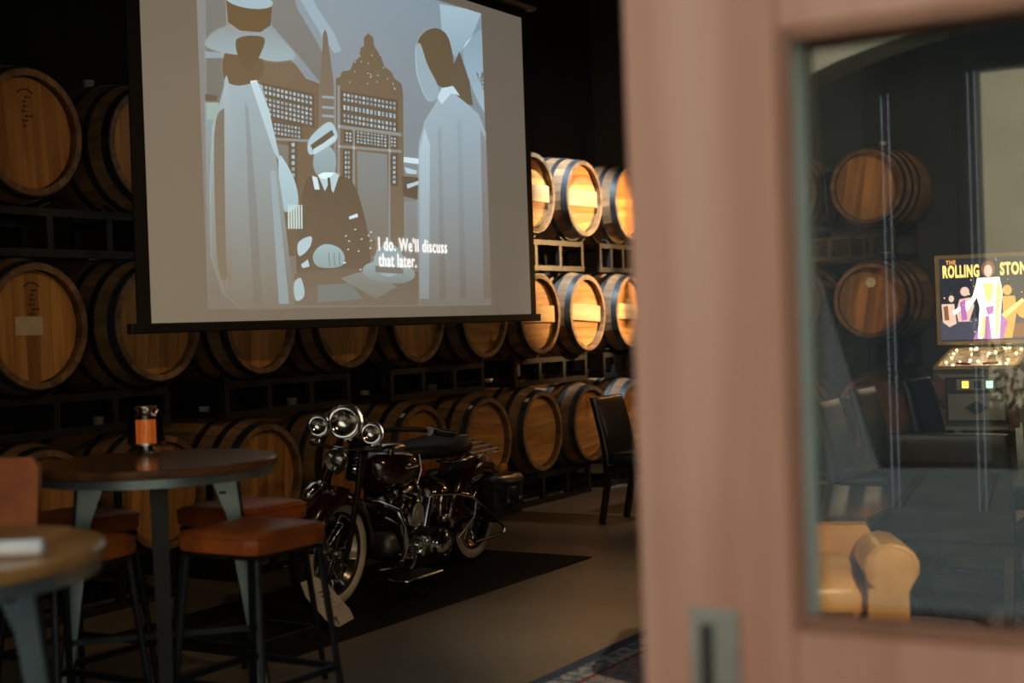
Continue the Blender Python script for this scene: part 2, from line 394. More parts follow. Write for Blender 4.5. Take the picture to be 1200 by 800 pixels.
def stamp_mesh(seed):
    rr = random.Random(seed); b = MB(); y = .0412
    for k in range(9): a = R(20+k*16); b.bar((.045*math.cos(a), y, .17+.03*math.sin(a)), (.045*math.cos(a+.26), y, .17+.03*math.sin(a+.26)), .0012, .007, up=(0, 0, 1))
    for k in range(7):
        z = .165-.022*k; x0 = rr.uniform(-.03, 0); x1 = x0+rr.uniform(.015, .045)
        b.bar((x0, y, z), (x1, y, z+rr.uniform(-.004, .004)), .0012, rr.uniform(.004, .008)); b.bar((x0+.008, y, z-.008), (x0+.009, y, z+.008), .0012, .005, up=(1, 0, 0))
    return b.mesh('stamp', 'stamp_ink', 0)
STAMPS = [stamp_mesh(s) for s in range(3)]
ME_LABEL = MB().box(-.10, .055, .0385, .0405, -.04, .045).mesh('paper_label', 'kraft_paper', 0)
ME_CROSS = MB().box(-.235, .235, .020, .0405, -.062, .062, b=.003).mesh('cross_board', 'oak_pale', 0)
ME_TAGP = MB().box(-.018, .018, .010, .040, RC+.012, RC+.0135).mesh('hoop_label', 'paper', 0)
ME_HEX = MB().prism(circ(0, .14, .043, .043, 6), .0405, .0418).mesh('hex_label', 'paper', 0)
def barrel(loc, rz, label, group, head_ang=90, stamp=None, cross=False, paper=False, hooptag=None, hexl=False, bung=True):
    t = thing('wine_barrel', label, 'barrel', loc, rz, group)
    off = random.uniform(0, 2*PI)
    for k in range(NST): put('stave', ME_STAVE, t, rot=(0, 2*PI*k/NST+off, 0))
    for me in HOOPS: put('hoop', me, t)
    for me in BOARDS: put('head_board', me, t, rot=(0, R(head_ang), 0))
    put('rear_head', ME_BACK, t)
    if bung: put('bung', ME_BUNG, t, (0, BL/2, 0))
    if stamp is not None: put('stamp', STAMPS[stamp], t)
    if cross: put('cross_board', ME_CROSS, t, rot=(0, R(random.uniform(-3, 3)), 0))
    if paper: put('paper_label', ME_LABEL, t)
    if hooptag is not None: put('hoop_label', ME_TAGP, t, rot=(0, R(hooptag), 0))
    if hexl: put('hex_label', ME_HEX, t)
    return t
YH, X0, DX = 5.212, 4.408, .754
ROWZ = {'top': 2.290, 'middle': 1.408, 'bottom': .556}
ORD = ['first', 'second', 'third', 'fourth', 'fifth', 'sixth', 'seventh', 'eighth', 'ninth']
rnd = random.Random(3)
for tier, z in ROWZ.items():
    for i in range(9):
        ang = 90+rnd.uniform(-8, 8) if i < 5 else rnd.uniform(-6, 6)
        cross = tier in ('top', 'middle') and i in (6, 7) or (tier == 'middle' and i == 8)
        extra = ''
        kw = dict(head_ang=ang, cross=cross)
        if (tier, i) in (('top', 0), ('top', 1), ('middle', 0), ('middle', 1), ('bottom', 1), ('bottom', 7)): kw['stamp'] = i % 3; extra = ' with a dark head stamp'
        if (tier, i) == ('middle', 0): kw['paper'] = True; extra = ' with a tan paper label and stamp'
        if tier == 'bottom' and i in (3, 4, 5, 6): kw['hooptag'] = -38; extra = ' with a white hoop sticker'
        if cross: extra = ' with a pale board across'
        barrel((X0+DX*i, YH+rnd.uniform(-.015, .015), z), rnd.uniform(-.012, .012),
               'oak barrel on %s tier%s, %s from far corner' % (tier, extra, ORD[8-i]), 'oak barrels racked along the long wall', **kw)
EX = 10.87
ETZ = {'top': 2.315, 'middle': 1.43, 'bottom': .556}
for tier, z in ETZ.items():
    for j, y in enumerate((3.385, 4.14)):
        barrel((EX, y, z), -PI/2, 'oak wine barrel on the end wall, %s tier, %s' % (tier, ('beside the pinball machine' if j == 0 else 'nearest the corner')),
               'oak barrels racked on the end wall', head_ang=90+rnd.uniform(-10, 10), hexl=(tier == 'middle' and j == 0))

# racks ------------------------------------------------------------
def rack(loc, rz, z0, z1, length, label):
    t = thing('barrel_rack', label, 'rack', (loc[0], loc[1], 0), rz, 'steel two-barrel racks')
    h = length/2; yf, yb, s = .15, .77, .038
    for y in (yf, yb):
        for z in (z0+s/2, z1-s/2): MB().box(-h, h, y-s/2, y+s/2, z-s/2, z+s/2).build('rail', 'rack_steel', t, 0)
        for x in (-h+s/2, -h/3, h/3, h-s/2): MB().box(x-s/2, x+s/2, y-s/2+.001, y+s/2-.001, z0+s, z1-s).build('post', 'rack_steel', t, 0)
    for x in (-h+s/2, h-s/2):
        for z in (z0+s/2, z1-s/2): MB().box(x-s/2+.001, x+s/2-.001, yf+s/2, yb-s/2, z-s/2+.001, z+s/2-.001).build('cross_tie', 'rack_steel', t, 0)
    for xc in ((-DX/2, DX/2) if length > .8 else (0,)):
        for sg in (-1, 1):
            MB().bar((xc+sg*.135, yf, z1+.001), (xc+sg*.20, yf, z1+.030), .036, .010).build('cradle', 'rack_steel', t, 0)
    return t
RT = rad(.15)+.005
LEV = {'top': (ROWZ['middle']+RT+.002, ROWZ['top']-RT-.002), 'middle': (ROWZ['bottom']+RT+.002, ROWZ['middle']-RT-.002), 'bottom': (.0, ROWZ['bottom']-RT-.002)}
for tier, (a, c) in LEV.items():
    for k in range(4):
        rack((X0+DX*(2*k+.5), YH), 0, a, c, 1.10, 'black steel rack under the %s barrel tier, %s from the far corner' % (tier, ORD[4-k]))
    rack((X0+DX*8+.0, YH), 0, a, c, .62, 'short black steel rack under the %s barrel tier in the far corner' % tier)
for tier in ETZ:
    zz = {'top': (ETZ['middle']+RT+.002, ETZ['top']-RT-.002), 'middle': (ETZ['bottom']+RT+.002, ETZ['middle']-RT-.002), 'bottom': (.0, ETZ['bottom']-RT-.002)}[tier]
    rack((EX, 3.7625), -PI/2, zz[0], zz[1], 1.10, 'black steel rack under the %s barrels of the end wall' % tier)

# ================================================================== projection screen and film
YS = 4.9
sx0, sx1, sz0, sz1 = 4.79, 8.27, 1.405, 3.40
sc = thing('projection_screen', 'large white projection screen in a black frame showing an old film', 'screen', (0, YS, 0))
MB().box(sx0, sx1, 0, .004, sz0, sz1).build('screen_cloth', 'screen_cloth', sc, 0)
MB().box(sx0-.085, sx0, -.002, .006, sz0-.005, sz1+.06).build('border', 'screen_border', sc, 0)
MB().box(sx1, sx1+.065, -.002, .006, sz0-.005, sz1+.06).build('border', 'screen_border', sc, 0)
MB().box(sx0, sx1, -.002, .006, sz1, sz1+.06).build('border', 'screen_border', sc, 0)
MB().box(sx0-.14, sx1+.10, -.02, .02, sz0-.048, sz0, b=.006).build('bottom_bar', 'screen_border', sc)
MB().box(sx0-.16, sx1+.14, -.06, .07, sz1+.06, sz1+.20, b=.02).build('roller_case', 'screen_border', sc)
for x in (sx0+.2, sx1-.2): MB().tube([(x, 0, sz1+.19), (x, 0, ZC)], .008, 6).build('hanger', 'black_metal', sc)
# film picture: a plain generic scene of three people before carved screens, as flat projected light
FK = .84
fv, ff, fc = [], [], []
def tone(col): c_ = srgb(*col); return [max(c_[0]-.055, 0)*1.25, max(c_[1]-.050, 0)*1.27, max(c_[2]-.040, 0)*1.30]
def catmull(p, k=4):
    n = len(p); out = []
    for i in range(n):
        a, b_, c, d = p[i-1], p[i], p[(i+1) % n], p[(i+2) % n]
        for j in range(k):
            t = j/k
            out.append(tuple(.5*(2*b_[m]+(c[m]-a[m])*t+(2*a[m]-5*b_[m]+4*c[m]-d[m])*t*t+(3*b_[m]-a[m]-3*c[m]+d[m])*t**3) for m in (0, 1)))
    return out
def fpoly(pts, col, layer, world=False, col2=None, smooth=False, horiz=False):
    """flat shape in photo pixels; col at its top (or left), col2 at its bottom (or right)"""
    if smooth: pts = catmull(pts)
    ax_ = 0 if horiz else 1
    lo_, hi_ = min(p[ax_] for p in pts), max(p[ax_] for p in pts)
    n = len(fv); y = -.0008-.0004*layer; cc_ = []
    for p in pts:
        u = (p[ax_]-lo_)/(hi_-lo_+1e-6); c0, c1 = tone(col), tone(col2 or col); cc_.append([x+(z-x)*u for x, z in zip(c0, c1)])
        if world: fv.append((p[0], y, p[1]))
        else:
            q = at(p[0], p[1], y=YS); fv.append((min(max(q.x, 5.17), 7.765), y, min(max(q.z, 1.468), 3.345)))
    ff.append(tuple(range(n, n+len(pts)))); fc.append(cc_)
def fel(cx, cy, rx, ry, col, layer, rot=0, a0=0, a1=360, col2=None): fpoly([(x, y) for x, y in circ(cx, cy, rx, ry, 22, a0, a1, rot)], col, layer, col2=col2)
DK, WH = (112, 104, 92), (205, 225, 232)
fpoly([(5.17, 1.468), (7.765, 1.468), (7.765, 3.345), (5.17, 3.345)], (118, 114, 106), 0, True, (132, 140, 142))
fpoly([(300, -60), (575, 20), (578, 150), (490, 200), (300, 200)], (138, 156, 166), 1, col2=(128, 138, 142))
fpoly([(330, -60), (348, 10), (366, 40), (380, 66), (374, 96), (350, 66), (318, 30), (300, -60)], (126, 130, 130), 2, col2=(116, 120, 118))
fpoly([(352, -30), (372, 10), (392, 40), (400, 60), (392, 62), (376, 40), (346, -10)], (150, 172, 182), 2)
fpoly([(515, 5), (545, 8), (570, 18), (552, 44), (535, 68), (526, 58), (518, 40)], (166, 190, 200), 2, col2=(146, 170, 182))
fpoly([(542, 62), (556, 40), (566, 36), (573, 58), (575, 125), (570, 134), (556, 110)], (140, 166, 178), 2, col2=(158, 182, 192), smooth=True)
fpoly([(538, 60), (550, 96), (554, 124), (534, 118), (524, 92)], (106, 98, 84), 3)
for k in range(9): a = R(200+k*26); fpoly([(562, 96), (562+15*math.cos(a), 96+12*math.sin(a)), (563+16*math.cos(a+.12), 98+12*math.sin(a+.12))], (108, 102, 90), 4)
fpoly([(240, -40), (266, -40), (262, 140), (242, 140)], (118, 124, 122), 2, col2=(110, 112, 106))
fpoly([(240, 60), (262, 62), (262, 68), (240, 68)], (140, 158, 164), 3); fpoly([(240, 110), (254, 112), (254, 118), (240, 118)], (96, 90, 80), 3)
fpoly([(240, 120), (256, 120), (258, 350), (244, 350)], (136, 156, 160), 2, col2=(118, 112, 102))
# carved screens
fpoly([(296, 76), (312, 66), (318, 54), (324, 62), (336, 66), (348, 78), (358, 92), (374, 98), (374, 300), (296, 300)], (114, 104, 90), 3, col2=(108, 98, 84))
fpoly([(374, 100), (377, 60), (378, 40), (380.5, 34), (383, 40), (386, 62), (391, 100), (392, 300), (375, 300)], (116, 108, 96), 4, col2=(124, 122, 116))
for yy in (112, 124, 134): fpoly([(377, yy), (391, yy+1), (391, yy+4), (377, yy+3)], (146, 160, 164), 5)
fpoly([(393, 92), (398, 90), (400, 84), (410, 82), (414, 72), (420, 68), (422, 56), (426, 54), (426, 44), (431, 39), (437, 44), (438, 54), (446, 66), (450, 78), (458, 84), (462, 92), (470, 98), (472, 110), (473, 300), (393, 300)], (112, 102, 86), 4, col2=(118, 110, 96))
rf = random.Random(11)
for k in range(26): x, yy = rf.uniform(404, 462), rf.uniform(62, 104); (abs(x-432) < (yy-40)*.55) and fpoly([(x, yy), (x+1.2, yy), (x+1.2, yy+1.2), (x, yy+1.2)], (170, 190, 196), 5)
def lattice(x0, x1, y0, y1, nx, ny, sk, col=(158, 182, 192)):
    fpoly([(x0-2, y0-2), (x1+2, y0-2+sk), (x1+2, y1+2+sk), (x0-2, y1+2)], (98, 90, 78), 5)
    for i in range(nx):
        for j in range(ny):
            u0, u1 = (i+.2)/nx, (i+.8)/nx; v0, v1 = (j+.2)/ny, (j+.8)/ny
            P = lambda u, v: (x0+(x1-x0)*u, y0+(y1-y0)*v+sk*u)
            cv = rf.uniform(.82, 1.06); fpoly([P(u0, v0), P(u1, v0), P(u1, v1), P(u0, v1)], tuple(c*cv for c in col), 6)
def bars(x0, x1, y0, y1, sk, col=(134, 142, 142)):
    fpoly([(x0, y0), (x1, y0+sk), (x1, y1+sk), (x0, y1)], col, 5)
lattice(401, 464, 108, 119, 14, 2, 11); lattice(401, 464, 121, 130, 14, 1, 11); lattice(401, 464, 132, 144, 14, 2, 11)
lattice(417, 453, 153, 168, 9, 4, 5); lattice(304, 366, 98, 110, 13, 2, 14); lattice(304, 366, 112, 134, 13, 4, 14); lattice(320, 352, 143, 158, 8, 3, 5)
lattice(403, 410, 176, 216, 2, 7, 0); lattice(459, 464, 182, 216, 1, 6, 0); lattice(340, 346, 166, 216, 1, 7, 0); lattice(404, 412, 154, 166, 2, 3, 1); lattice(457, 464, 160, 172, 2, 3, 1)
bars(396, 470, 146, 150, 10); bars(396, 470, 170, 173, 6); bars(413, 415.5, 152, 290, 0); bars(455, 457, 158, 290, 0); bars(300, 370, 160, 163, 4); bars(395, 398, 100, 290, 0)
fpoly([(418, 177), (453, 181), (455, 285), (420, 275)], (128, 138, 138), 6, col2=(122, 118, 108))
fpoly([(322, 168), (337, 171), (338, 230), (324, 230)], (122, 126, 122), 6, col2=(114, 108, 96))
# bright bits by the right wall
fpoly([(473, 184), (490, 186), (490, 192), (473, 190)], WH, 6); fpoly([(474, 196), (488, 200), (488, 204), (476, 203)], (180, 202, 210), 6); fpoly([(476, 216), (490, 212), (490, 216), (477, 221)], (175, 198, 206), 6)
fpoly([(474, 236), (490, 236), (491, 330), (476, 330)], (132, 140, 142), 6, col2=(118, 112, 102)); fpoly([(470, 206), (490, 208), (490, 234), (472, 230)], (98, 90, 80), 5)
# seated person in dark uniform with a light cap
fpoly([(356, 216), (366, 206), (384, 212), (400, 206), (414, 216), (424, 244), (432, 286), (426, 330), (352, 330), (350, 260)], (96, 90, 80), 7, col2=(108, 98, 86), smooth=True)
fel(380, 190, 13.5, 20, (150, 174, 180), 8, col2=(138, 156, 160)); fpoly([(360, 174), (364, 160), (384, 143), (393, 152), (392, 166), (366, 181)], (172, 196, 204), 9, smooth=True)
fpoly([(363, 170), (388, 152), (391, 158), (366, 177)], (100, 94, 84), 10); fpoly([(366, 175), (391, 160), (393, 163), (368, 181)], (190, 212, 220), 11)
fpoly([(372, 205), (380, 224), (384, 216), (390, 226), (397, 205), (392, 202), (378, 202)], (180, 204, 210), 8); fpoly([(383, 208), (386, 208), (388, 226), (384, 228)], (92, 86, 78), 9)
fpoly([(365, 206), (371, 208), (374, 222), (368, 222)], WH, 9); fpoly([(408, 254), (418, 250), (419, 254), (409, 257)], WH, 9)
fpoly([(349, 284), (364, 277), (362, 290), (350, 300)], (176, 200, 205), 9, smooth=True); fpoly([(352, 310), (360, 304), (362, 312), (354, 314)], (180, 204, 208), 9)
fpoly([(366, 300), (372, 290), (382, 286), (396, 290), (403, 300), (400, 311), (384, 314), (370, 311)], (156, 182, 186), 9, col2=(140, 160, 160), smooth=True)
for x in (384, 390, 396): fpoly([(x, 296), (x+1, 296), (x+2, 311), (x+1, 311)], (112, 118, 114), 10)
for k in range(18): x, yy = rf.uniform(400, 442), rf.uniform(264, 318); fpoly([(x, yy), (x+2.2, yy-.6), (x+2, yy+1), (x, yy+1.2)], (184, 204, 206), 9)
fpoly([(326, 186), (334, 190), (346, 216), (348, 242), (330, 244)], (174, 204, 212), 7, col2=(160, 186, 190), smooth=True)
for k in range(6): fpoly([(337+k*3, 240), (338.6+k*3, 240), (338.8+k*3, 268), (337.2+k*3, 268)], (196, 218, 214), 8)
# desk, ledger and felt hat
fpoly([(344, 320), (400, 314), (490, 318), (490, 358), (344, 358)], (112, 104, 92), 8, col2=(118, 110, 98)); fpoly([(398, 326), (430, 316), (464, 336), (440, 350)], (132, 138, 132), 9, col2=(120, 120, 112))
fpoly([(372, 334), (410, 332), (424, 350), (372, 354)], (116, 124, 120), 9); fpoly([(344, 332), (352, 326), (356, 346), (346, 352)], (166, 188, 190), 9, smooth=True)
fel(455, 319, 31, 13, (148, 168, 170), 10, 6, col2=(126, 134, 130)); fel(455, 305, 17, 19, (142, 160, 162), 11, 0, col2=(150, 170, 172)); fpoly([(438.5, 311), (471.5, 314), (472, 321), (439, 319)], (116, 116, 108), 12)
# person in a pale coat with a wide hat, seen from behind
fpoly([(262, 102), (274, 95), (292, 92), (306, 100), (314, 130), (322, 180), (331, 240), (340, 316), (344, 360), (316, 362), (284, 362), (262, 344), (247, 300), (246, 220), (249, 150)], (154, 176, 182), 11, col2=(122, 116, 104))
fpoly([(250, 160), (260, 128), (266, 150), (268, 310), (254, 310)], (118, 114, 104), 12, col2=(120, 112, 98), smooth=True); fpoly([(286, 120), (290, 126), (300, 240), (306, 356), (296, 356), (290, 240)], (138, 152, 156), 12, col2=(118, 112, 102))
fpoly([(316, 200), (322, 200), (338, 356), (326, 356)], (150, 170, 176), 12, col2=(140, 152, 152)); fpoly([(262, 108), (268, 104), (274, 200), (270, 330), (264, 300)], (160, 182, 188), 13, col2=(124, 116, 104), smooth=True)
fpoly([(292, 95), (300, 94), (314, 128), (328, 190), (320, 178)], (188, 212, 218), 12, col2=(168, 192, 198))
fpoly([(262, 64), (276, 56), (300, 60), (308, 74), (304, 92), (284, 100), (268, 98), (260, 86)], (104, 94, 78), 12, smooth=True); fpoly([(240, 52), (256, 34), (290, 30), (322, 42), (345, 66), (322, 72), (292, 66), (262, 62)], (138, 150, 150), 13, col2=(152, 174, 180), smooth=True)
fpoly([(264, 0), (318, 4), (316, 30), (304, 38), (280, 36), (266, 26)], (102, 90, 72), 14); fel(291, 1, 28, 9, (158, 182, 190), 15, 8); fpoly([(276, 46), (308, 44), (303, 66), (294, 80), (282, 76)], (100, 90, 74), 14, smooth=True)
# person in a pale coat at the right, seen from behind
fpoly([(491, 168), (498, 142), (514, 116), (526, 106), (542, 118), (560, 134), (572, 156), (577, 230), (579, 356), (490, 357), (489, 230)], (160, 182, 192), 11, col2=(122, 118, 110))
fpoly([(491, 176), (497, 150), (503, 170), (502, 350), (491, 350)], (176, 200, 210), 12, col2=(136, 142, 142)); fpoly([(512, 150), (516, 150), (522, 350), (514, 350)], (146, 162, 168), 12, col2=(118, 112, 102)); fpoly([(534, 140), (540, 142), (546, 350), (538, 350)], (150, 168, 176), 12, col2=(118, 112, 102)); fpoly([(562, 150), (572, 165), (578, 350), (566, 350)], (138, 144, 144), 12, col2=(120, 110, 96))
fpoly([(512, 114), (518, 103), (530, 101), (538, 112), (528, 109), (517, 122)], (194, 216, 224), 13)
fpoly([(488, 52), (496, 38), (510, 33), (522, 40), (528, 56), (531, 80), (526, 102), (512, 100), (502, 86), (492, 72)], (106, 96, 80), 12, smooth=True); fpoly([(487, 56), (492, 52), (500, 76), (512, 100), (512, 114), (502, 118), (494, 104), (488, 84)], (150, 172, 180), 13, smooth=True)
me = bpy.data.meshes.new('film_picture'); me.from_pydata(fv, [], ff)
ca = me.color_attributes.new('film', 'FLOAT_COLOR', 'CORNER'); li = 0
for p, col in zip(me.polygons, fc):
    for vc in col: ca.data[li].color = (*vc, 1); li += 1
mt = bpy.data.materials.new('film_light'); mt.use_nodes = True; N = mt.node_tree.nodes; bs = N['Principled BSDF']; bs.inputs['Roughness'].default_value = .9
bs.inputs['Base Color'].default_value = (.60, .56, .48, 1); bs.inputs['Specular IOR Level'].default_value = .1
a_ = N.new('ShaderNodeAttribute'); a_.attribute_name = 'film'; mt.node_tree.links.new(a_.outputs['Color'], bs.inputs['Emission Color']); bs.inputs['Emission Strength'].default_value = FK
me.materials.append(mt); MATS['film_light'] = mt
fo = put('film_picture', me, sc)
em('subtitle_white', (1, 1, 1), .95)
for body, px, py, hgt in (("I do. We'll discuss", 442, 293, 15.5), ('that later.', 443, 312, 15.5)):
    p = at(px, py, y=YS); q = at(px, py-10, y=YS); size = (q.z-p.z)/10*hgt/.72*1.02
    tm = text_mesh(body, size, .0014); tm.materials.clear(); tm.materials.append(MATS['subtitle_white'])
    ob = put('subtitle', tm, fo, (p.x, -.0095, p.z), (PI/2, 0, 0))
    wpx = at(px+(80 if 'do' in body else 44), py, y=YS).x-p.x; ob.scale.x = wpx/max(ob.dimensions.x, .01) if ob.dimensions.x > 0 else 1

# ================================================================== floor mat, rug
o = MB().box(4.42, 7.10, 3.86, 4.92, 0, .008, b=.003).build('floor_mat', 'rubber_mat', smooth=0); tag(o, 'black rubber mat on the floor under the motorcycle', 'mat')

def rug_material():
    m = bpy.data.materials.new('rug_weave'); m.use_nodes = True; nt = m.node_tree; N = nt.nodes; L = nt.links; b = N['Principled BSDF']; b.inputs['Roughness'].default_value = .95
    tc = N.new('ShaderNodeTexCoord'); v = N.new('ShaderNodeTexVoronoi'); v.inputs['Scale'].default_value = 22; L.new(tc.outputs['Object'], v.inputs['Vector'])
    n = N.new('ShaderNodeTexNoise'); n.inputs['Scale'].default_value = 30; n.inputs['Detail'].default_value = 5; L.new(tc.outputs['Object'], n.inputs['Vector'])
    r = N.new('ShaderNodeValToRGB'); e = r.color_ramp.elements; e[0].position = .0; e[0].color = (.035, .06, .13, 1); e[1].position = 1; e[1].color = (.30, .32, .36, 1)
    for p, c in ((.25, (.33, .35, .40, 1)), (.42, (.26, .07, .07, 1)), (.55, (.34, .34, .37, 1)), (.72, (.05, .09, .18, 1))): k = e.new(p); k.color = c
    mx = N.new('ShaderNodeMath'); mx.operation = 'MULTIPLY_ADD'; mx.inputs[1].default_value = 1.3; L.new(v.outputs['Distance'], mx.inputs[0]); L.new(n.outputs['Fac'], mx.inputs[2])
    fr = N.new('ShaderNodeMath'); fr.operation = 'FRACT'; L.new(mx.outputs[0], fr.inputs[0]); L.new(fr.outputs[0], r.inputs[0])
    L.new(r.outputs[0], b.inputs['Base Color']); MATS['rug_weave'] = m
rug_material()
pm('rug_blue', (.045, .075, .14), (.03, .05, .10), .95, scale=(40, 40, 40)); pm('rug_red', (.24, .06, .06), (.16, .04, .045), .95, scale=(60, 60, 60))
pm('rug_cream', (.36, .36, .38), (.10, .14, .22), .95, scale=(26, 26, 26), lo=.45, hi=.55)
rg = thing('oriental_rug', 'blue and red patterned oriental rug on the concrete floor', 'rug')
rx0, rx1, ry_0, ry_1 = 4.0, 7.45, 1.0, 2.74
def frame(b, i, j, z0, z1):
    b.box(rx0+i, rx1-i, ry_1-j, ry_1-i, z0, z1); b.box(rx0+i, rx1-i, ry_0+i, ry_0+j, z0, z1); b.box(rx0+i, rx0+j, ry_0+j, ry_1-j, z0, z1); b.box(rx1-j, rx1-i, ry_0+j, ry_1-j, z0, z1); return b
frame(MB(), 0, .06, 0, .009).build('outer_border', 'rug_blue', rg, 0); frame(MB(), .06, .16, 0, .0092).build('border_band', 'rug_cream', rg, 0)
frame(MB(), .16, .18, 0, .009).build('red_line', 'rug_red', rg, 0); MB().box(rx0+.18, rx1-.18, ry_0+.18, ry_1-.18, 0, .009).build('field', 'rug_weave', rg, 0)

# ================================================================== counter tables and stools
TBL = thing('counter_table', 'round dark wood counter table with pale steel band and lantern on it', 'table', (3.62, 3.70, 0), 0, 'round counter tables')
def table_parts(t, top, rr=.42):
    MB().lathe([(0, .880), (rr-.004, .880), (rr, .886), (rr, .905), (rr-.006, .91), (0, .91)], 56).build('tabletop', top, t)
    MB().lathe([(rr-.03, .850), (rr-.012, .850), (rr-.012, .8795), (rr-.03, .8795)], 56, closed=True).build('steel_band', 'blue_steel', t)
    for k in range(4):
        a = R(225+90*k)+.02
        T = Matrix.Rotation(a, 4, 'Z')
        ring = lambda r0, r1, z, th: [(r0, -th, z), (r1, -th, z), (r1, th, z), (r0, th, z)]
        lg = MB().loft([ring(.176, .268, .849, .005), ring(.233, .283, .70, .005), ring(.335, .366, .012, .005)], T).build('leg', 'blue_steel', t, 0)
        MB().loft([ring(.2685, .2785, .849, .030), ring(.2835, .2935, .70, .028), ring(.3665, .3765, .012, .020)], T).build('leg_flange', 'black_metal', lg, 0)
        MB().box(.21, .235, -.0062, -.0052, .775, .785, T).build('leg_slot', 'black_metal', lg, 0)
        MB().box(.345, .400, -.03, .03, 0, .012, T).build('foot', 'stool_leg', t, 0)
    b = MB()
    for k in range(2):
        a = R(45+90*k)+.02; c, s_ = math.cos(a)*.33, math.sin(a)*.33; b.bar((-c, -s_, .26+.03*k), (c, s_, .26+.03*k), .03, .02)
    b.build('cross_brace', 'stool_leg', t, 0)
table_parts(TBL, 'tabletop_wood')
pR = at(118, 640, z=.91); dirl = -(_r0); pc = Vector((pR.x, pR.y, 0)) + dirl*.425
T2 = thing('counter_table', 'round honey wood counter table with a white napkin on it', 'table', (pc.x, pc.y, 0), .35, 'round counter tables')
table_parts(T2, 'tabletop_light')

def stool(loc, rz, label, back=False, sz=.70):
    t = thing('counter_stool', label, 'stool', loc, rz, 'leather counter stools')
    h = .185; rows = []
    prof = [(.86, sz-.075), (.98, sz-.068), (1., sz-.05), (1.0, sz-.018), (.955, sz-.004), (.80, sz+.004), (.4, sz+.010)]
    def sq(s, z):
        out = []
        for k in range(32):
            a = 2*PI*k/32; c, d = math.cos(a), math.sin(a); e = 9.
            q = (abs(c)**e+abs(d)**e)**(-1/e); out.append((h*s*q*c, h*s*q*d, z))
        return out
    MB().loft([sq(s, z) for s, z in prof]).build('seat', 'tan_leather', t, 50)
    b = MB()
    pts = [(x, y, sz-.016) for x, y, _ in sq(1.004, 0)]; b.tube(pts, .0045, 6, closed=True); b.build('piping', 'tan_leather', t)
    MB().box(-h+.02, h-.02, -h+.02, h-.02, sz-.088, sz-.076).build('seat_pan', 'stool_leg', t, 0)
    legs = {}
    for sx in (-1, 1):
        for sy in (-1, 1):
            p0 = (sx*(h-.03), sy*(h-.03), sz-.088); p1 = (sx*(h+.022), sy*(h+.022), 0.); legs[sx, sy] = (p0, p1)
            MB().tube([p0, p1], [.0125, .0115], 10).build('leg', 'stool_leg', t)
    def lp(sx, sy, z):
        p0, p1 = legs[sx, sy]; u = (p0[2]-z)/(p0[2]-p1[2]); return Vector(p0).lerp(Vector(p1), u)
    for a, c, z in (((-1, -1), (1, -1), .20), ((-1, 1), (1, 1), .20), ((-1, -1), (-1, 1), .20), ((1, -1), (1, 1), .20)):
        MB().bar(lp(*a, z), lp(*c, z), .014, .022).build('stretcher', 'stool_leg', t, 0)
    if back:
        b = MB(); rr = []
        for z, th, hw, off in ((sz+.0105, .018, .165, 0), (sz+.03, .024, .172, .003), (sz+.16, .026, .178, .02), (sz+.27, .025, .172, .05), (sz+.30, .016, .150, .055)):
            rr.append([(hw*math.copysign(min(1, abs(math.cos(a))*1.25), math.cos(a)), h-.03+off+th*math.sin(a)-.03*math.cos(a)**2, z) for a in [2*PI*k/20 for k in range(20)]])
        b.loft(rr).build('backrest', 'tan_leather', t, 50)
    return t
cx, cy, dd = 3.62, 3.70, .43
stool((cx-.010, cy-dd-.015, 0), 0, 'tan leather backless stool beside the motorcycle, tucked under the lantern table')
stool((cx-dd-.02, cy, 0), 0, 'tan leather backless stool between the two round tables')
stool((cx+dd+.02, cy+.02, 0), 0, 'tan leather backless stool between the lantern table and motorcycle front wheel')
stool((cx, cy+dd+.02, 0), 0, 'tan leather backless stool on the barrel side of the lantern table')
sp = at(-52, 560, D=4.05)
stool((sp.x, sp.y, 0), R(-62), 'tan leather stool with a padded backrest behind the honey wood table', back=True)

# lantern on table
lp_ = at(172, 531, z=.91)
ln = thing('table_lantern', 'small smoked glass lantern glowing orange on the dark round table', 'lantern', (lp_.x, lp_.y, .911))
MB().lathe([(0, 0), (.044, 0), (.046, .006), (.030, .012), (.026, .022), (.045, .028), (.066, .032), (.066, .040), (0, .040)], 28).build('base', 'worn_chrome', ln)
MB().lathe([(.0655, .041), (.0685, .041), (.0685, .142), (.0655, .142)], 32, closed=True).build('glass_shade', 'smoked_glass', ln)
mm = bpy.data.materials.new('mantle_mesh'); mm.use_nodes = True; N = mm.node_tree.nodes; L = mm.node_tree.links; bs = N['Principled BSDF']; bs.inputs['Base Color'].default_value = (.25, .07, .02, 1)
tc = N.new('ShaderNodeTexCoord'); vo = N.new('ShaderNodeTexVoronoi'); vo.inputs['Scale'].default_value = 210; vo.inputs['Randomness'].default_value = .15; L.new(tc.outputs['Object'], vo.inputs['Vector'])
rp = N.new('ShaderNodeValToRGB'); rp.color_ramp.elements[0].position = .35; rp.color_ramp.elements[0].color = (1., .27, .035, 1); rp.color_ramp.elements[1].position = .6; rp.color_ramp.elements[1].color = (.45, .08, .01, 1)
L.new(vo.outputs['Distance'], rp.inputs[0]); L.new(rp.outputs[0], bs.inputs['Emission Color']); bs.inputs['Emission Strength'].default_value = 1.5; MATS['mantle_mesh'] = mm
MB().lathe([(0, .0405), (.036, .0405), (.036, .125), (0, .125)], 28).build('glowing_mantle', 'mantle_mesh', ln)
MB().lathe([(0, .126), (.040, .126), (.040, .140), (.030, .146), (.022, .152), (.036, .166), (.044, .170), (.044, .174), (0, .174)], 28).build('cap', 'worn_chrome', ln)
MB().tube([(.05, 0, .144), (.06, 0, .158), (.075, 0, .150)], .004, 6).build('latch', 'worn_chrome', ln)
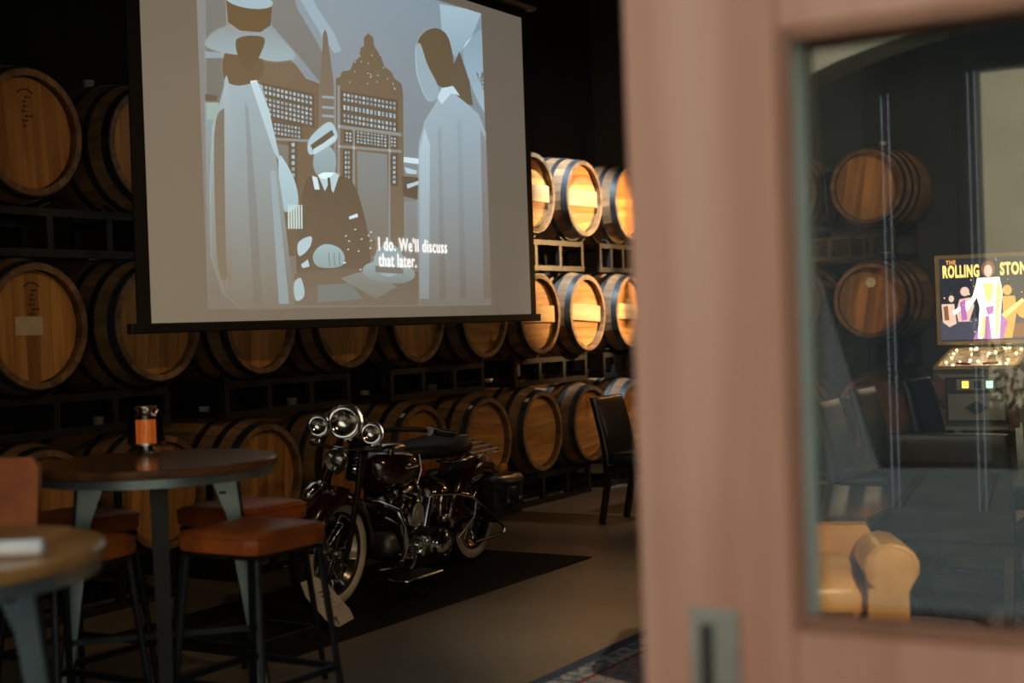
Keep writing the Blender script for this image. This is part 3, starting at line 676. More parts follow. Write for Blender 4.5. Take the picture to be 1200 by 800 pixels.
# napkin on near table
npk = at(8, 642, z=.93)
o = thing('rolled_napkin', 'white rolled napkin on the honey wood table', 'napkin', (npk.x, npk.y, .911), math.atan2(_r0.y, _r0.x)+.05)
rings = []
for x in (-.13, -.125, 0, .065, .072): s_ = .85 if abs(x) > .07 else 1; rings.append([(x, .021*s_*math.cos(2*PI*k/14), .0175+.0175*s_*math.sin(2*PI*k/14)) for k in range(14)])
MB().loft(rings).build('roll', 'white_cloth', o); MB().tube([(-.02, .0222*math.cos(2*PI*k/14), .0178+.0182*math.sin(2*PI*k/14)) for k in range(14)], .0022, 6, closed=True).build('band', 'white_cloth', o)

# ================================================================== motorcycle
mcy = math.atan2(-.14, -1.42)
MC = thing('motorcycle', 'vintage maroon motorcycle with whitewall tires and chrome headlights on the black mat', 'motorcycle', (6.0, 4.37, .008), mcy)
MC.rotation_euler = (R(-3.5), 0, mcy)
AXF, AXR, AZ = .735, -.68, .282
def wheel(name, x, steer=0.):
    T = Matrix.Rotation(PI/2, 4, 'X')
    w = MB().lathe([(.226+.056*math.cos(a), .056*math.sin(a)) for a in [2*PI*k/14 for k in range(14)]], 48, T, closed=True).build(name, 'tire_rubber', MC, 60)
    w.location = (x, 0, AZ); w.rotation_euler = (0, 0, steer)
    for s in (-1, 1):
        T2 = Matrix.Rotation(PI/2*s, 4, 'X')
        MB().lathe([(.198, .046), (.206, .053), (.220, .0590), (.238, .0570), (.247, .0525), (.247, .046), (.20, .04)], 48, T2, closed=True).build('whitewall', 'whitewall', w, 60)
    MB().lathe([(.186, -.040), (.176, -.030), (.164, -.020), (.164, .020), (.176, .030), (.186, .040), (.180, .040), (.156, .018), (.156, -.018), (.180, -.040)], 40, T, closed=True).build('rim', 'chrome', w)
    MB().lathe([(0, -.06), (.022, -.06), (.03, -.045), (.03, -.02), (.018, -.015), (.018, .015), (.05, .02), (.055, .045), (.022, .055), (.02, .065), (0, .065)], 20, T).build('hub', 'worn_chrome', w)
    for k in range(24):
        a = 2*PI*k/24; a2 = a+(.35 if k % 2 else -.35); sy = .03 if (k//2) % 2 else -.03
        MB().tube([(.03*math.cos(a2), sy, .03*math.sin(a2)), (.160*math.cos(a), 0, .160*math.sin(a))], .0022, 5).build('spoke', 'worn_chrome', w)
    return w
wheel('front_wheel', AXF, R(-1)); wheel('rear_wheel', AXR)
def fender(name, x, a0, a1, skirt, hw=.088, r0=.310, parent=None):
    rows = []; n = 26
    for i in range(n+1):
        u = i/n; a = R(a0+(a1-a0)*u); row = []; sk = skirt(u)
        for y, r in ((-hw, sk), (-hw-.002, (sk+r0-.03)/2), (-hw+.004, r0-.03), (-hw*.78, r0-.006), (-hw*.42, r0+.008), (0, r0+.013), (hw*.42, r0+.008), (hw*.78, r0-.006), (hw-.004, r0-.03), (hw+.002, (sk+r0-.03)/2), (hw, sk)):
            row.append((x+r*math.cos(a), y, AZ+r*math.sin(a)))
        rows.append(row)
    o = MB().grid(rows).build(name, 'maroon_paint', MC, 50)
    md = o.modifiers.new('thickness', 'SOLIDIFY'); md.thickness = .004
    MBt = MB()
    for k in (0, 10): MBt.tube([r[k] for r in rows], .005, 6)
    MBt.build('fender_bead', 'maroon_paint', o)
    return o
ffd = fender('front_fender', AXF+.01, 10, 178, lambda u: .255-.015*math.sin(PI*u))
rfd = fender('rear_fender', AXR+.0, 150, -12, lambda u: .20+.05*u, .098, .325)
# fender ornament light
T = tr(AXF+.13, 0, AZ+.298) @ Matrix.Rotation(R(24), 4, 'Y')
MB().loft([sring(-.10, .0, .012, .008, 12), sring(-.06, .018, .026, .022, 12), sring(0, .030, .034, .030, 12), sring(.05, .028, .030, .026, 12), sring(.075, .02, .016, .014, 12)], T).build('fender_light', 'chrome', MC, 60)
# chrome badge on the rear fender flank
b = MB(); poly = [(-.10, -.028), (.11, -.022), (.095, .012), (.05, .034), (-.01, .040), (-.06, .028), (-.10, .0)]
b.prism(poly, 0.099, .105, tr(AXR+.10, 0, AZ+.20) @ Matrix.Rotation(R(6), 4, 'Y')); bd = b.build('fender_badge', 'worn_chrome', MC, 0)
for k in range(3): MB().box(-.07, .08-.02*k, .105, .107, -.014+.016*k, -.009+.016*k, tr(AXR+.10, 0, AZ+.20) @ Matrix.Rotation(R(6), 4, 'Y')).build('badge_rib', 'chrome', bd, 0)
# fork, springs, light bar
FO = .145                                     # the steering parts sit this far forward of their drawn stations
top, bot = Vector((.385, 0, .80)), Vector((AXF-.03-FO, 0, AZ+.01))
_n0 = len(LOG)
for s in (-1, 1):
    MB().tube([(top.x, s*.075, top.z), (.47, s*.088, .62), (bot.x, s*.088, bot.z)], [.018, .017, .013], 10).build('fork_leg', 'black_metal', MC)
    MB().tube([(top.x+.055, s*.075, .78), (.52, s*.110, .60), (bot.x+.05, s*.110, bot.z-.03)], [.010, .010, .008], 8).build('rear_fork_leg', 'black_metal', MC)
    hel = []
    for k in range(73):
        a = 2*PI*k/10; u = k/72; c = Vector((.455, s*.05, .64)).lerp(Vector((.418, s*.05, .76)), u); hel.append((c.x+.017*math.cos(a), c.y+.017*math.sin(a), c.z))
    MB().tube(hel, .0038, 5).build('fork_spring', 'chrome', MC)
MB().bar((.375, 0, .60), (.345, 0, .81), .09, .06, b=.01).build('steering_head', 'black_metal', MC)
MB().tube([(.46, -.185, .785), (.472, -.09, .770), (.475, 0, .765), (.472, .09, .770), (.46, .185, .785)], .0095, 8).build('light_bar', 'worn_chrome', MC)
for s in (-1, 1): MB().lathe([(0, -.013), (.016, -.013), (.018, 0), (.016, .013), (0, .013)], 12, tr(.458, s*.182, .785) @ TY).build('light_bar_clamp', 'worn_chrome', MC)
def lamp(name, x, y, z, r, ang=0.):
    T = tr(x, y, z) @ Matrix.Rotation(R(ang), 4, 'Z') @ TX
    o = MB().lathe([(0, -1.25*r), (.25*r, -1.2*r), (.62*r, -.92*r), (.88*r, -.5*r), (.97*r, -.1*r), (1.04*r, -.06*r), (1.05*r, .04*r), (.95*r, .08*r), (.92*r, .02*r), (.80*r, -.16*r), (.55*r, -.34*r), (.25*r, -.44*r), (0, -.46*r)], 32, T).build(name, 'chrome', MC)
    MB().lathe([(.93*r, .03*r), (.80*r, .16*r), (.5*r, .28*r), (0, .33*r)], 32, T).build('lens', 'lens_clear', o, 60)
    MB().lathe([(0, -.44*r), (.09*r, -.42*r), (.10*r, -.12*r), (.05*r, -.02*r), (0, 0)], 12, T).build('lamp_bulb', 'whitewall', o, 60)
    return o
lamp('headlight', .46, 0, .895, .088, 8); lamp('spotlight', .46, -.150, .868, .056, 8); lamp('spotlight', .46, .150, .850, .056, 8)
for s in (-1, 1): MB().tube([(.455, s*.15, .80), (.462, s*.15, .775)], .008, 8).build('spotlight_stem', 'worn_chrome', MC)
MB().tube([(.44, 0, .82), (.40, 0, .79)], .016, 10).build('headlight_stem', 'black_metal', MC)
hn = MB().lathe([(0, -.05), (.035, -.045), (.05, -.02), (.058, 0), (.060, .012), (.055, .018), (.030, .012), (.012, .022), (0, .022)], 28, tr(.515, -.01, .715) @ Matrix.Rotation(R(8), 4, 'Z') @ TX).build('horn', 'worn_chrome', MC)
for a in (20, 80, 140): MB().bar((.536, -.01-.045*math.cos(R(a)), .715-.045*math.sin(R(a))), (.536, -.01+.045*math.cos(R(a)), .715+.045*math.sin(R(a))), .005, .004).build('horn_grille', 'chrome', hn, 0)
# handlebar and grips
for s in (-1, 1):
    MB().tube([(.37, s*.02, .83), (.37, s*.09, .845), (.34, s*.19, .862), (.27, s*.285, .862), (.17, s*.335, .845)], .0125, 10).build('handlebar', 'black_metal' if s > 0 else 'chrome', MC)
    MB().tube([(.175, s*.333, .846), (.165, s*.337, .844), (.055, s*.365, .825), (.045, s*.367, .823)], [.014, .0185, .0185, .014], 12).build('grip', 'tire_rubber', MC)
    MB().tube([(.21, s*.325, .875), (.15, s*.36, .85), (.06, s*.395, .835)], [.006, .005, .004], 6).build('lever', 'chrome', MC)
    MB().lathe([(0, -.02), (.022, -.02), (.024, .02), (0, .02)], 12, tr(.205, s*.318, .853) @ Matrix.Rotation(R(20*s), 4, 'Z') @ TX).build('lever_clamp', 'chrome', MC)
for o_ in [c for c in LOG[_n0:] if c.parent == MC]: o_.location.x += FO
# tank
_n0 = len(LOG)
tk = MB().loft([sring(.335, .645, .02, .03, 24), sring(.32, .64, .075, .075, 24), sring(.27, .628, .122, .100, 24), sring(.18, .622, .142, .106, 24), sring(.06, .628, .135, .095, 24), sring(-.04, .635, .100, .072, 24), sring(-.10, .64, .05, .04, 24), sring(-.115, .64, .01, .01, 24)]).build('fuel_tank', 'maroon_paint', MC, 60)
MB().loft([sring(.26, .725, .03, .02, 14), sring(.20, .735, .055, .026, 14), sring(.05, .732, .05, .024, 14), sring(-.04, .71, .02, .016, 14)]).build('dash_console', 'worn_chrome', tk, 60)
MB().box(.03, .15, .138, .149, .648, .660, Matrix.Rotation(R(3), 4, 'Y'), b=.002).build('tank_bar', 'chrome', tk)
MB().lathe([(0, 0), (.030, 0), (.032, .006), (0, .008)], 20, tr(-.01, .124, .615) @ TY).build('tank_badge', 'badge_red', tk)
MB().tube([(.20, .06, .722), (.20, .06, .74)], .022, 14).build('filler_cap', 'chrome', tk)
for s in (-1, 1): MB().tube([(.03, s*.128, .70), (.015, s*.134, .62), (.03, s*.12, .55)], .005, 6).build('tank_strap', 'chrome', tk)
for o_ in [c for c in LOG[_n0:] if c.parent == MC]: o_.location.x += .08
# seat
st = MB().loft([sring(.07, .688, .03, .02, 24), sring(.05, .69, .075, .036, 24), sring(-.03, .694, .125, .045, 24), sring(-.16, .690, .165, .048, 24), sring(-.30, .690, .178, .052, 24), sring(-.41, .698, .165, .055, 24), sring(-.47, .70, .11, .045, 24), sring(-.49, .70, .05, .02, 24)]).build('seat', 'saddle_leather', MC, 60)
MB().tube([(-.06, .14, .648), (-.16, .176, .640), (-.30, .188, .636), (-.42, .170, .640), (-.48, .10, .65), (-.50, 0, .655), (-.48, -.10, .65), (-.42, -.17, .64), (-.30, -.188, .636)], .007, 8).build('seat_rail', 'chrome', st)
for k in range(9): x = -.08-.04*k; MB().box(x-.015, x+.015, .158 if k < 2 else .176, .163 if k < 2 else .181, .595, .640).build('seat_fringe', 'black_leather', st, 0)
MB().tube([(-.02, 0, .66), (-.05, 0, .52)], .014, 8).build('seat_post', 'chrome', MC)
# luggage rack
rk = MB().tube([(-.52, -.13, .700), (-.84, -.12, .697), (-.85, .12, .623), (-.52, .13, .620)], .007, 8).build('luggage_rack', 'chrome', MC)
for k in range(5): y = -.10+.05*k; MB().box(-.83, -.53, y-.013, y+.013, .668-.31*y, .676-.31*y, b=.002).build('rack_slat', 'rack_chrome', rk)
for s in (-1, 1): MB().tube([(-.70, s*.10, .66-.031*s), (-.70, s*.085, .60)], .006, 6).build('rack_foot', 'chrome', rk)
# saddlebags
for s in (-1, 1):
    y0, y1 = (.125, .265) if s > 0 else (-.265, -.125)
    bag = MB().box(-.88, -.55, y0, y1, .26, .50, b=.035).build('saddlebag', 'black_leather', MC, 60)
    MB().box(-.885, -.545, y0-.006*(s < 0), y1+.006*(s > 0), .425, .512, b=.03).build('bag_flap', 'black_leather', bag, 60)
    for x in (-.79, -.64): MB().box(x-.012, x+.012, (y1+.004 if s > 0 else y0-.010), (y1+.010 if s > 0 else y0-.004), .36, .46).build('bag_strap', 'black_leather', bag, 0); MB().box(x-.014, x+.014, (y1+.010 if s > 0 else y0-.013), (y1+.013 if s > 0 else y0-.010), .37, .39).build('buckle', 'chrome', bag, 0)
tl = MB().loft([sring(-.96, .45, .03, .025, 14), sring(-1.0, .45, .04, .035, 14), sring(-1.03, .445, .035, .03, 14)]).build('tail_light', 'chrome', MC, 60); MB().lathe([(0, 0), (.026, 0), (.02, .012), (0, .016)], 16, tr(-1.03, 0, .445) @ Matrix.Rotation(PI, 4, 'Z') @ TX).build('tail_lens', 'badge_red', tl)
for s in (-1, 1): MB().lathe([(0, -.02), (.022, -.015), (.026, .005), (.018, .02), (0, .022)], 14, tr(-.93, s*.10, .52) @ TX).build('turn_signal', 'amber', MC)
# rear side guard
for s in (-1, 1):
    MB().tube([(.10, s*.19, .50), (-.04, s*.285, .495), (-.14, s*.30, .47), (-.40, s*.305, .33), (-.53, s*.305, .255), (-.545, s*.305, .235), (-.52, s*.305, .222), (-.22, s*.29, .215)], .0095, 8).build('rear_guard', 'chrome', MC)
    MB().tube([(-.20, s*.30, .44), (-.20, s*.29, .35), (-.10, s*.25, .25)], .006, 6).build('guard_stay', 'worn_chrome', MC)
# frame tubes
b = MB()
for s in (-1, 1):
    b.tube([(.35, s*.03, .62), (.25, s*.10, .30), (.20, s*.12, .165), (-.25, s*.12, .165), (-.40, s*.10, .28), (AXR, s*.085, AZ)], .014, 8)
    b.tube([(.33, 0, .70), (-.05, s*.02, .58), (-.30, s*.05, .50), (AXR, s*.085, AZ)], .013, 8)
b.build('frame', 'black_metal', MC)
# engine
_n0 = len(LOG)
en = MB().loft([sring(.24, .24, .05, .05, 20), sring(.20, .25, .10, .085, 20), sring(.08, .255, .12, .10, 20), sring(-.05, .25, .12, .095, 20), sring(-.14, .24, .08, .06, 20)]).build('crankcase', 'engine_metal', MC, 60)
for xa, ang in ((.135, 22), (.03, -22)):
    T = tr(xa, 0, .33) @ Matrix.Rotation(R(ang), 4, 'Y')
    cy_ = MB().lathe([(0, 0), (.05, 0), (.05, .15), (0, .15)], 20, T).build('cylinder', 'engine_metal', MC)
    for k in range(7): MB().lathe([(.048, .012+.020*k), (.083-.002*k, .012+.020*k), (.083-.002*k, .019+.020*k), (.048, .019+.020*k)], 24, T, closed=True).build('cooling_fin', 'engine_metal', cy_)
    MB().lathe([(0, .152), (.085, .152), (.088, .18), (.075, .21), (.04, .225), (0, .228)], 20, T).build('rocker_cover', 'worn_chrome', cy_)
    for dx in (-.03, .03): MB().tube([tuple(T @ Vector((dx, .095, -.02))), tuple(T @ Vector((dx*.8, .095, .16)))], .010, 8).build('pushrod_tube', 'chrome', cy_)
ac_ = MB().lathe([(0, .10), (.070, .10), (.078, .115), (.078, .150), (.070, .158), (.060, .160), (0, .162)], 32, tr(.165, 0.03, .415) @ TY).build('air_cleaner', 'chrome', MC)
MB().lathe([(0, .1625), (.055, .1625), (.050, .168), (.025, .168), (.022, .172), (0, .172)], 28, tr(.165, .03, .415) @ TY).build('air_cleaner_cover', 'air_cover', ac_)
MB().tube([(.055, .20, .485), (.105, .20, .345)], .017, 12).build('oil_filter_tube', 'chrome', MC)
pr = MB().loft([[(x, .125, z) for x, z in circ(-.06, .235, .20, .075, 28)], [(x, .165, z) for x, z in circ(-.06, .235, .20, .075, 28)], [(x, .185, z) for x, z in circ(-.06, .235, .185, .062, 28)]]).build('primary_cover', 'engine_metal', MC, 40)
dby = MB().lathe([(0, .17), (.072, .17), (.080, .185), (.080, .205), (.068, .213), (.068, .222), (.074, .226), (.074, .240), (.060, .252), (.03, .262), (0, .264)], 32, tr(-.03, 0, .235) @ TY).build('clutch_drum', 'chrome', MC)
for k in range(5): a = 2*PI*k/5; MB().lathe([(0, 0), (.007, 0), (.006, .006), (0, .007)], 8, tr(-.03+.05*math.cos(a), .255, .235+.05*math.sin(a)) @ TY).build('drum_bolt', 'worn_chrome', dby)
for x, z, r in ((.12, .22, .035), (.165, .26, .026), (.09, .285, .022), (.20, .20, .022)): MB().lathe([(0, .12), (r, .12), (r, .19), (r*.7, .205), (0, .207)], 18, tr(x, 0, z) @ TY).build('timing_cap', 'chrome', en)
MB().tube([(-.10, .20, .36), (-.12, .20, .36)], .018, 12).build('oil_line_nut', 'chrome', MC); MB().tube([(-.05, .20, .36), (-.07, .20, .36)], .018, 12).build('oil_line_nut', 'chrome', MC)
MB().loft([sring(-.10, .43, .07, .085, 18, y0=.06), sring(-.14, .43, .10, .10, 18, y0=.06), sring(-.24, .43, .10, .10, 18, y0=.06), sring(-.28, .43, .07, .085, 18, y0=.06)]).build('oil_tank', 'maroon_paint', MC, 60)
MB().tube([(-.135, .165, .50), (-.10, .175, .43), (-.115, .165, .33)], .007, 8).build('oil_line', 'chrome', MC)
for o_ in [c for c in LOG[_n0:] if c.parent == MC]: o_.location.x += .06
_n0 = len(LOG)
# front crash bar, exhaust, footboards, kickstand
for s in (-1, 1):
    MB().tube([(.36, s*.06, .50), (.375, s*.16, .505), (.37, s*.25, .475), (.355, s*.285, .40), (.35, s*.285, .30), (.345, s*.25, .20), (.32, s*.13, .17)], .0125, 10).build('crash_bar', 'chrome', MC)
    fb = MB().box(.12, .44, s*.30-.055, s*.30+.055, .150, .162, b=.005).build('footboard', 'black_metal', MC); MB().tube([(.445, s*.30-.05, .156), (.46, s*.30, .156), (.445, s*.30+.05, .156), (.115, s*.30+.057, .156)], .006, 6).build('board_edge', 'chrome', fb)
    MB().bar((.28, s*.12, .165), (.28, s*.27, .152), .025, .012).build('board_bracket', 'black_metal', fb, 0)
MB().tube([(.20, -.09, .40), (.26, -.12, .36), (.25, -.16, .26), (.10, -.18, .20), (-.30, -.19, .20), (-.95, -.20, .22)], [.02, .02, .02, .022, .032, .036], 12).build('exhaust_pipe', 'chrome', MC)
MB().tube([(.24, .13, .17), (.16, .26, .04), (.10, .285, .012)], .009, 8).build('kickstand', 'black_metal', MC)
MB().tube([(.16, .225, .26), (.24, .27, .20), (.30, .28, .185)], .007, 6).build('shift_lever', 'worn_chrome', MC)
MB().tube([(.30, .09, .45), (.32, .15, .43), (.28, .19, .40)], .007, 6).build('carburettor_lever', 'worn_chrome', MC)

for o_ in [c for c in LOG[_n0:] if c.parent == MC]: o_.location.x += .15

# paper tag leaning on the front wheel
TP = [(357, 674), (375, 667), (389, 677), (411, 705), (415, 716), (397, 726), (386, 722), (362, 691)]
pw = [at(a, c, y=4.03) for a, c in TP]; zmin = min(p.z for p in pw)
b = MB(); b.prism([(p.x, p.z-zmin) for p in pw], 0, .0015)
tgo = thing('hang_tag', 'cream card tag with printed lines leaning on the motorcycle front wheel', 'tag', (0, 4.03, .010)); tgo.rotation_euler = (R(-6), 0, 0)
b.build('card', 'paper', tgo, 0)
def tagline(a, c, w):
    p, q = at(*a, y=4.03), at(*c, y=4.03); MB().bar((p.x, -.0006, p.z-zmin), (q.x, -.0006, q.z-zmin), .0008, w).build('print_line', 'ink', tgo, 0)
for a, c, w in (((377, 686), (388, 681), .006), ((379, 691), (390, 686), .006), ((380, 698), (393, 693), .0025), ((382, 701), (395, 696), .0025), ((382, 708), (402, 700), .0015)): tagline(a, c, w)
p = at(394, 716, y=4.03); MB().lathe([(.005, 0), (.010, 0), (.010, .0012), (.005, .0012)], 14, tr(p.x, -.0014, p.z-zmin) @ TY, closed=True).build('eyelet', 'ink', tgo)
q = at(397, 725, y=4.03); MB().tube([(p.x, -.002, p.z-zmin), (q.x, -.006, q.z-zmin+.006)], .002, 5).build('string', 'ink', tgo)

# ================================================================== dining chairs and tables behind
def parson(loc, rz, h, label, mat='black_leather', hw=.21):
    t = thing('dining_chair', label, 'chair', loc, rz, 'black leather dining chairs')
    rings = []
    for z, off, th in ((.40, .0, .034), (.46, .0, .036), (h*.72, .028, .034), (h-.05, .075, .030), (h-.012, .088, .027), (h, .090, .018)):
        rings.append([(hw*math.copysign(abs(math.cos(a))**.3, math.cos(a)), .20+off+th*math.copysign(abs(math.sin(a))**.5, math.sin(a)), z) for a in [2*PI*k/24 for k in range(24)]])
    MB().loft(rings).build('backrest', mat, t, 50)
    MB().box(-hw, hw, -.23, .165, .39, .475, b=.018).build('seat', mat, t, 60)
    MB().box(-hw+.01, hw-.01, -.22, .20, .34, .389).build('apron', mat, t, 0)
    for sx in (-1, 1):
        MB().bar((sx*(hw-.03), -.20, .339), (sx*(hw-.03), -.205, .005), .036, .036).build('leg', 'dark_wood', t, 0)
        MB().bar((sx*(hw-.03), .19, .339), (sx*(hw-.03), .255, .005), .036, .036).build('leg', 'dark_wood', t, 0)
    return t
def face(dx, dy): return math.atan2(dx, -dy)      # rotation that turns a chair's front (-y) towards (dx, dy)
parson((8.475, 4.17, 0), 0, .84, 'black leather dining chair standing by the bottom barrels near the wooden door')
lt = at(752, 540, z=.72)
def dtable(name, x0, x1, y0, y1, z, label, top='gloss_wood', rz=0, base=0.):
    t = thing(name, label, 'table', ((x0+x1)/2, (y0+y1)/2, base), rz); a, c = (x1-x0)/2, (y1-y0)/2
    MB().box(-a, a, -c, c, z-.04, z, b=.006).build('tabletop', top, t)
    MB().box(-a+.06, a-.06, -c+.06, c-.06, z-.11, z-.041).build('apron', 'dark_wood', t, 0)
    for sx in (-1, 1):
        for sy in (-1, 1): MB().box(sx*(a-.07)-.03, sx*(a-.07)+.03, sy*(c-.07)-.03, sy*(c-.07)+.03, 0, z-.11, b=.004).build('leg', 'dark_wood', t, 0)
    return t
dtable('dining_table', 8.75, 9.75, 3.10, 3.95, .74, 'dark wooden dining table beside the black chair by the barrels')
dtable('low_table', 5.66, 6.70, 1.80, 2.45, .50, 'glossy dark low table behind the tan club chair', base=.0096)
parson((7.79, 2.41, 0), .03, .86, 'black leather dining chair beyond the far end of the glossy low table')
parson((8.64, 2.47, 0), -.02, .88, 'black leather dining chair farthest behind the low table, before the end wall barrels')
parson((6.99, 1.67, .0102), .0, 1.0, 'tall black leather dining chair on the rug in front of the pinball machine')
dc = at(1100, 512, z=.84)
parson((6.02, 1.50, .0102), face(1, .0), .84, 'wide black leather dining chair seen from behind, beside the tan club chair', hw=.25)

rl = random.Random(5)
# ------------------------------------------------------------------ tan club chair
A = at(1040, 640, z=.56); fd = Vector((-.935, -.355, 0)).normalized(); sd = Vector((-.355, .935, 0)).normalized()
cc = Vector((A.x, A.y, 0)) - fd*.42 + sd*.31
CH_ = thing('club_chair', 'tan leather club chair with rolled arms seen through the door glass', 'armchair', (cc.x, cc.y, .0096), math.atan2(fd.x, -fd.y))
AP = [(-.07, .05), (.07, .05), (.07, .40)] + [(.012+.095*math.cos(R(a)), .478+.082*math.sin(R(a))) for a in (-40, -15, 10, 35, 60, 90, 120, 150, 180, 205, 230)] + [(-.07, .40)]
for s in (-1, 1):
    def rg_(y, k=1., dz=0.): return [(s*(.31+x*k), y, .30+(z-.30)*(1-(1-k)*.3)-dz*(z > .35)) for x, z in AP]
    arm = MB().loft([rg_(-.425, .80), rg_(-.415, .97), rg_(-.39, 1.), rg_(.24, 1., .055)]).build('arm', 'club_leather', CH_, 40)
    MB().tube([(p[0], -.418, p[2]) for p in rg_(-.41, .86)], .006, 6, closed=True).build('arm_piping', 'club_leather', arm)
MB().box(-.238, .238, -.40, .24, .28, .43, b=.045).build('seat_cushion', 'club_leather', CH_, 60)
MB().box(-.238, .238, -.37, .24, .05, .278, b=.01).build('base', 'club_leather', CH_, 60)
MB().loft([[(-.236, .245, .05), (.236, .245, .05), (.236, .40, .05), (-.236, .40, .05)], [(-.30, .245, .42), (.30, .245, .42), (.30, .41, .42), (-.30, .41, .42)], [(-.30, .25, .49), (.30, .25, .49), (.30, .41, .49), (-.30, .41, .49)], [(-.28, .28, .52), (.28, .28, .52), (.28, .38, .52), (-.28, .38, .52)]]).build('backrest', 'club_leather', CH_, 40)
for sx in (-1, 1):
    for y in (-.35, .36): MB().lathe([(0, 0), (.018, 0), (.028, .049), (0, .049)], 12, tr(sx*.31, y if y < 0 else .27, 0)).build('foot', 'dark_wood', CH_)

# ------------------------------------------------------------------ pinball machine
PF, PB = at(1144, 460, D=9.2), at(1164, 352, D=10.3)
ax = Vector((PB.x-PF.x, PB.y-PF.y, 0)).normalized()
PM = thing('pinball_machine', 'lit pinball machine with glowing backglass against the beige passage', 'pinball machine', (PF.x, PF.y, 0), math.atan2(-ax.x, ax.y))
cw = .265
cb = MB().loft([[(-cw, y, z0), (cw, y, z0), (cw, y, z1), (-cw, y, z1)] for y, z0, z1 in ((0, .555, .945), (1.10, .555, 1.06))]).build('cabinet', 'cab_grey', PM, 0)
MB().box(-.19, .19, -.008, 0, .60, .90, b=.003).build('coin_door', 'cab_dark', cb)
cdr = MB().box(-.175, .175, -.012, -.0085, .62, .79, b=.001).build('coin_door_panel', 'cab_grey', cb, 0)
MB().prism([(-.075, .70), (0, .655), (.075, .70), (0, .745)], -.0145, -.0125).build('diamond_plate', 'cab_dark', cb, 0)
MB().box(-.12, .12, -.013, -.0085, .815, .885, b=.001).build('coin_slot_plate', 'nickel', cb)
em('slot_amber', (1., .50, .06), 4.); em('slot_green', (.35, 1., .45), 3.)
for x, m_ in ((-.065, 'slot_amber'), (.085, 'slot_green')): MB().box(x-.02, x+.02, -.0155, -.0131, .828, .872).build('coin_slot', m_, cb, 0)
MB().box(-.01, .03, -.0155, -.0131, .825, .875).build('reject_button', 'black_metal', cb, 0)
for s in (-1, 1):
    MB().prism([(s*.262, .57), (s*.195, .57), (s*.195, .66), (s*.262, .74)], -.004, -.0005).build('side_stripe', 'cab_red', cb, 0)
    MB().prism([(s*.262, .80), (s*.195, .74), (s*.195, .88), (s*.262, .93)], -.004, -.0005).build('side_stripe', 'cab_red', cb, 0)
    MB().prism([(s*.262, .75), (s*.195, .675), (s*.195, .72), (s*.262, .79)], -.004, -.0005).build('side_stripe', 'cab_dark', cb, 0)
    MB().bar((s*(cw-.01), .02, .60), (s*(cw+.01), -.01, 0), .045, .045).build('leg', 'worn_chrome', PM, 0)
    MB().bar((s*(cw-.01), 1.08, .60), (s*(cw+.01), 1.11, 0), .045, .045).build('leg', 'worn_chrome', PM, 0)
    MB().bar((s*(cw-.012), 0, .958), (s*(cw-.012), 1.0, 1.063), .024, .024).build('side_rail', 'brass_trim', PM, 0)
MB().box(-cw, cw, -.012, .035, .945, .972, b=.006).build('lockdown_bar', 'brass_trim', PM)
Tp = Matrix(((1, 0, 0, 0), (0, 1, 0, 0), (0, .1045, 1, .9555), (0, 0, 0, 1)))
pf = MB().box(-cw+.025, cw-.025, .036, 1.0, -.006, .001, Tp).build('playfield', 'playfield', PM, 0)
em('play_lamp', (1., .72, .30), 9.)
for k in range(26): x, y = rl.uniform(-.22, .22), rl.uniform(.06, .97); MB().lathe([(0, 0), (.008, 0), (.008, .008), (0, .011)], 8, tr(x, y, .957+.1045*y)).build('play_lamp', 'play_lamp', pf)
for k in range(5): x, y = rl.uniform(-.16, .16), rl.uniform(.35, .85); MB().lathe([(0, 0), (.028, 0), (.022, .022), (.034, .028), (0, .034)], 14, tr(x, y, .957+.1045*y)).build('bumper', 'whitewall', pf)
for s in (-1, 1): MB().bar((s*.13, .12, .985), (s*.04, .075, .981), .018, .016).build('flipper', 'badge_red', pf, 0)
bx = .36; zb0, zb1 = 1.085, 1.725
bb = MB().box(-bx, bx, .93, 1.20, zb0, zb1, b=.006).build('backbox', 'cab_dark', PM, 0)
MB().box(-.24, .24, 1.0, 1.18, 1.05, 1.0845).build('neck', 'cab_dark', PM, 0)
for (x0, x1, z0, z1) in ((-bx, -bx+.028, zb0, zb1), (bx-.028, bx, zb0, zb1), (-bx+.028, bx-.028, zb0, zb0+.028), (-bx+.028, bx-.028, zb1-.028, zb1)):
    MB().box(x0, x1, .915, .929, z0, z1, b=.003).build('backglass_frame', 'brass_trim', bb)
em('backglass_dark', (.02, .022, .035), 1.0)
bgp = MB().box(-bx+.029, bx-.029, .922, .929, zb0+.029, zb1-.029).build('backglass', 'backglass_dark', bb, 0)
# plain generic stage performers and lettering on the backglass
cols = {'glow_white': ((1., .86, .62), 2.6), 'glow_yellow': ((1., .62, .16), 1.5), 'glow_orange': ((1., .42, .08), .85), 'glow_purple': ((.62, .20, .60), .7), 'glow_pink': ((.95, .62, .50), .8), 'glow_dim': ((.10, .10, .16), .5), 'glow_brown': ((.38, .14, .05), .55)}
for k, (c, s_) in cols.items(): em(k, c, s_*1.5)
gx = lambda px: (px-1156)/58.*.36; gz = lambda py: zb1-(py-300)/105.*(zb1-zb0)
LY = [.9215]
def gp(pts, m_, name='figure'):
    LY[0] -= .00004; MB().prism([(gx(a), gz(c)) for a, c in pts], LY[0]-.00003, LY[0]).build(name, m_, bgp, 0)
gp([(1102, 375), (1212, 372), (1212, 399), (1102, 399)], 'glow_dim', 'stage'); gp([(1180, 382), (1208, 380), (1208, 397), (1180, 397)], 'glow_brown', 'stage')
gp([(1104, 357), (1118, 357), (1120, 380), (1112, 384), (1105, 378)], 'glow_pink'); gp(circ(1115, 351, 3, 4, 12), 'glow_pink')
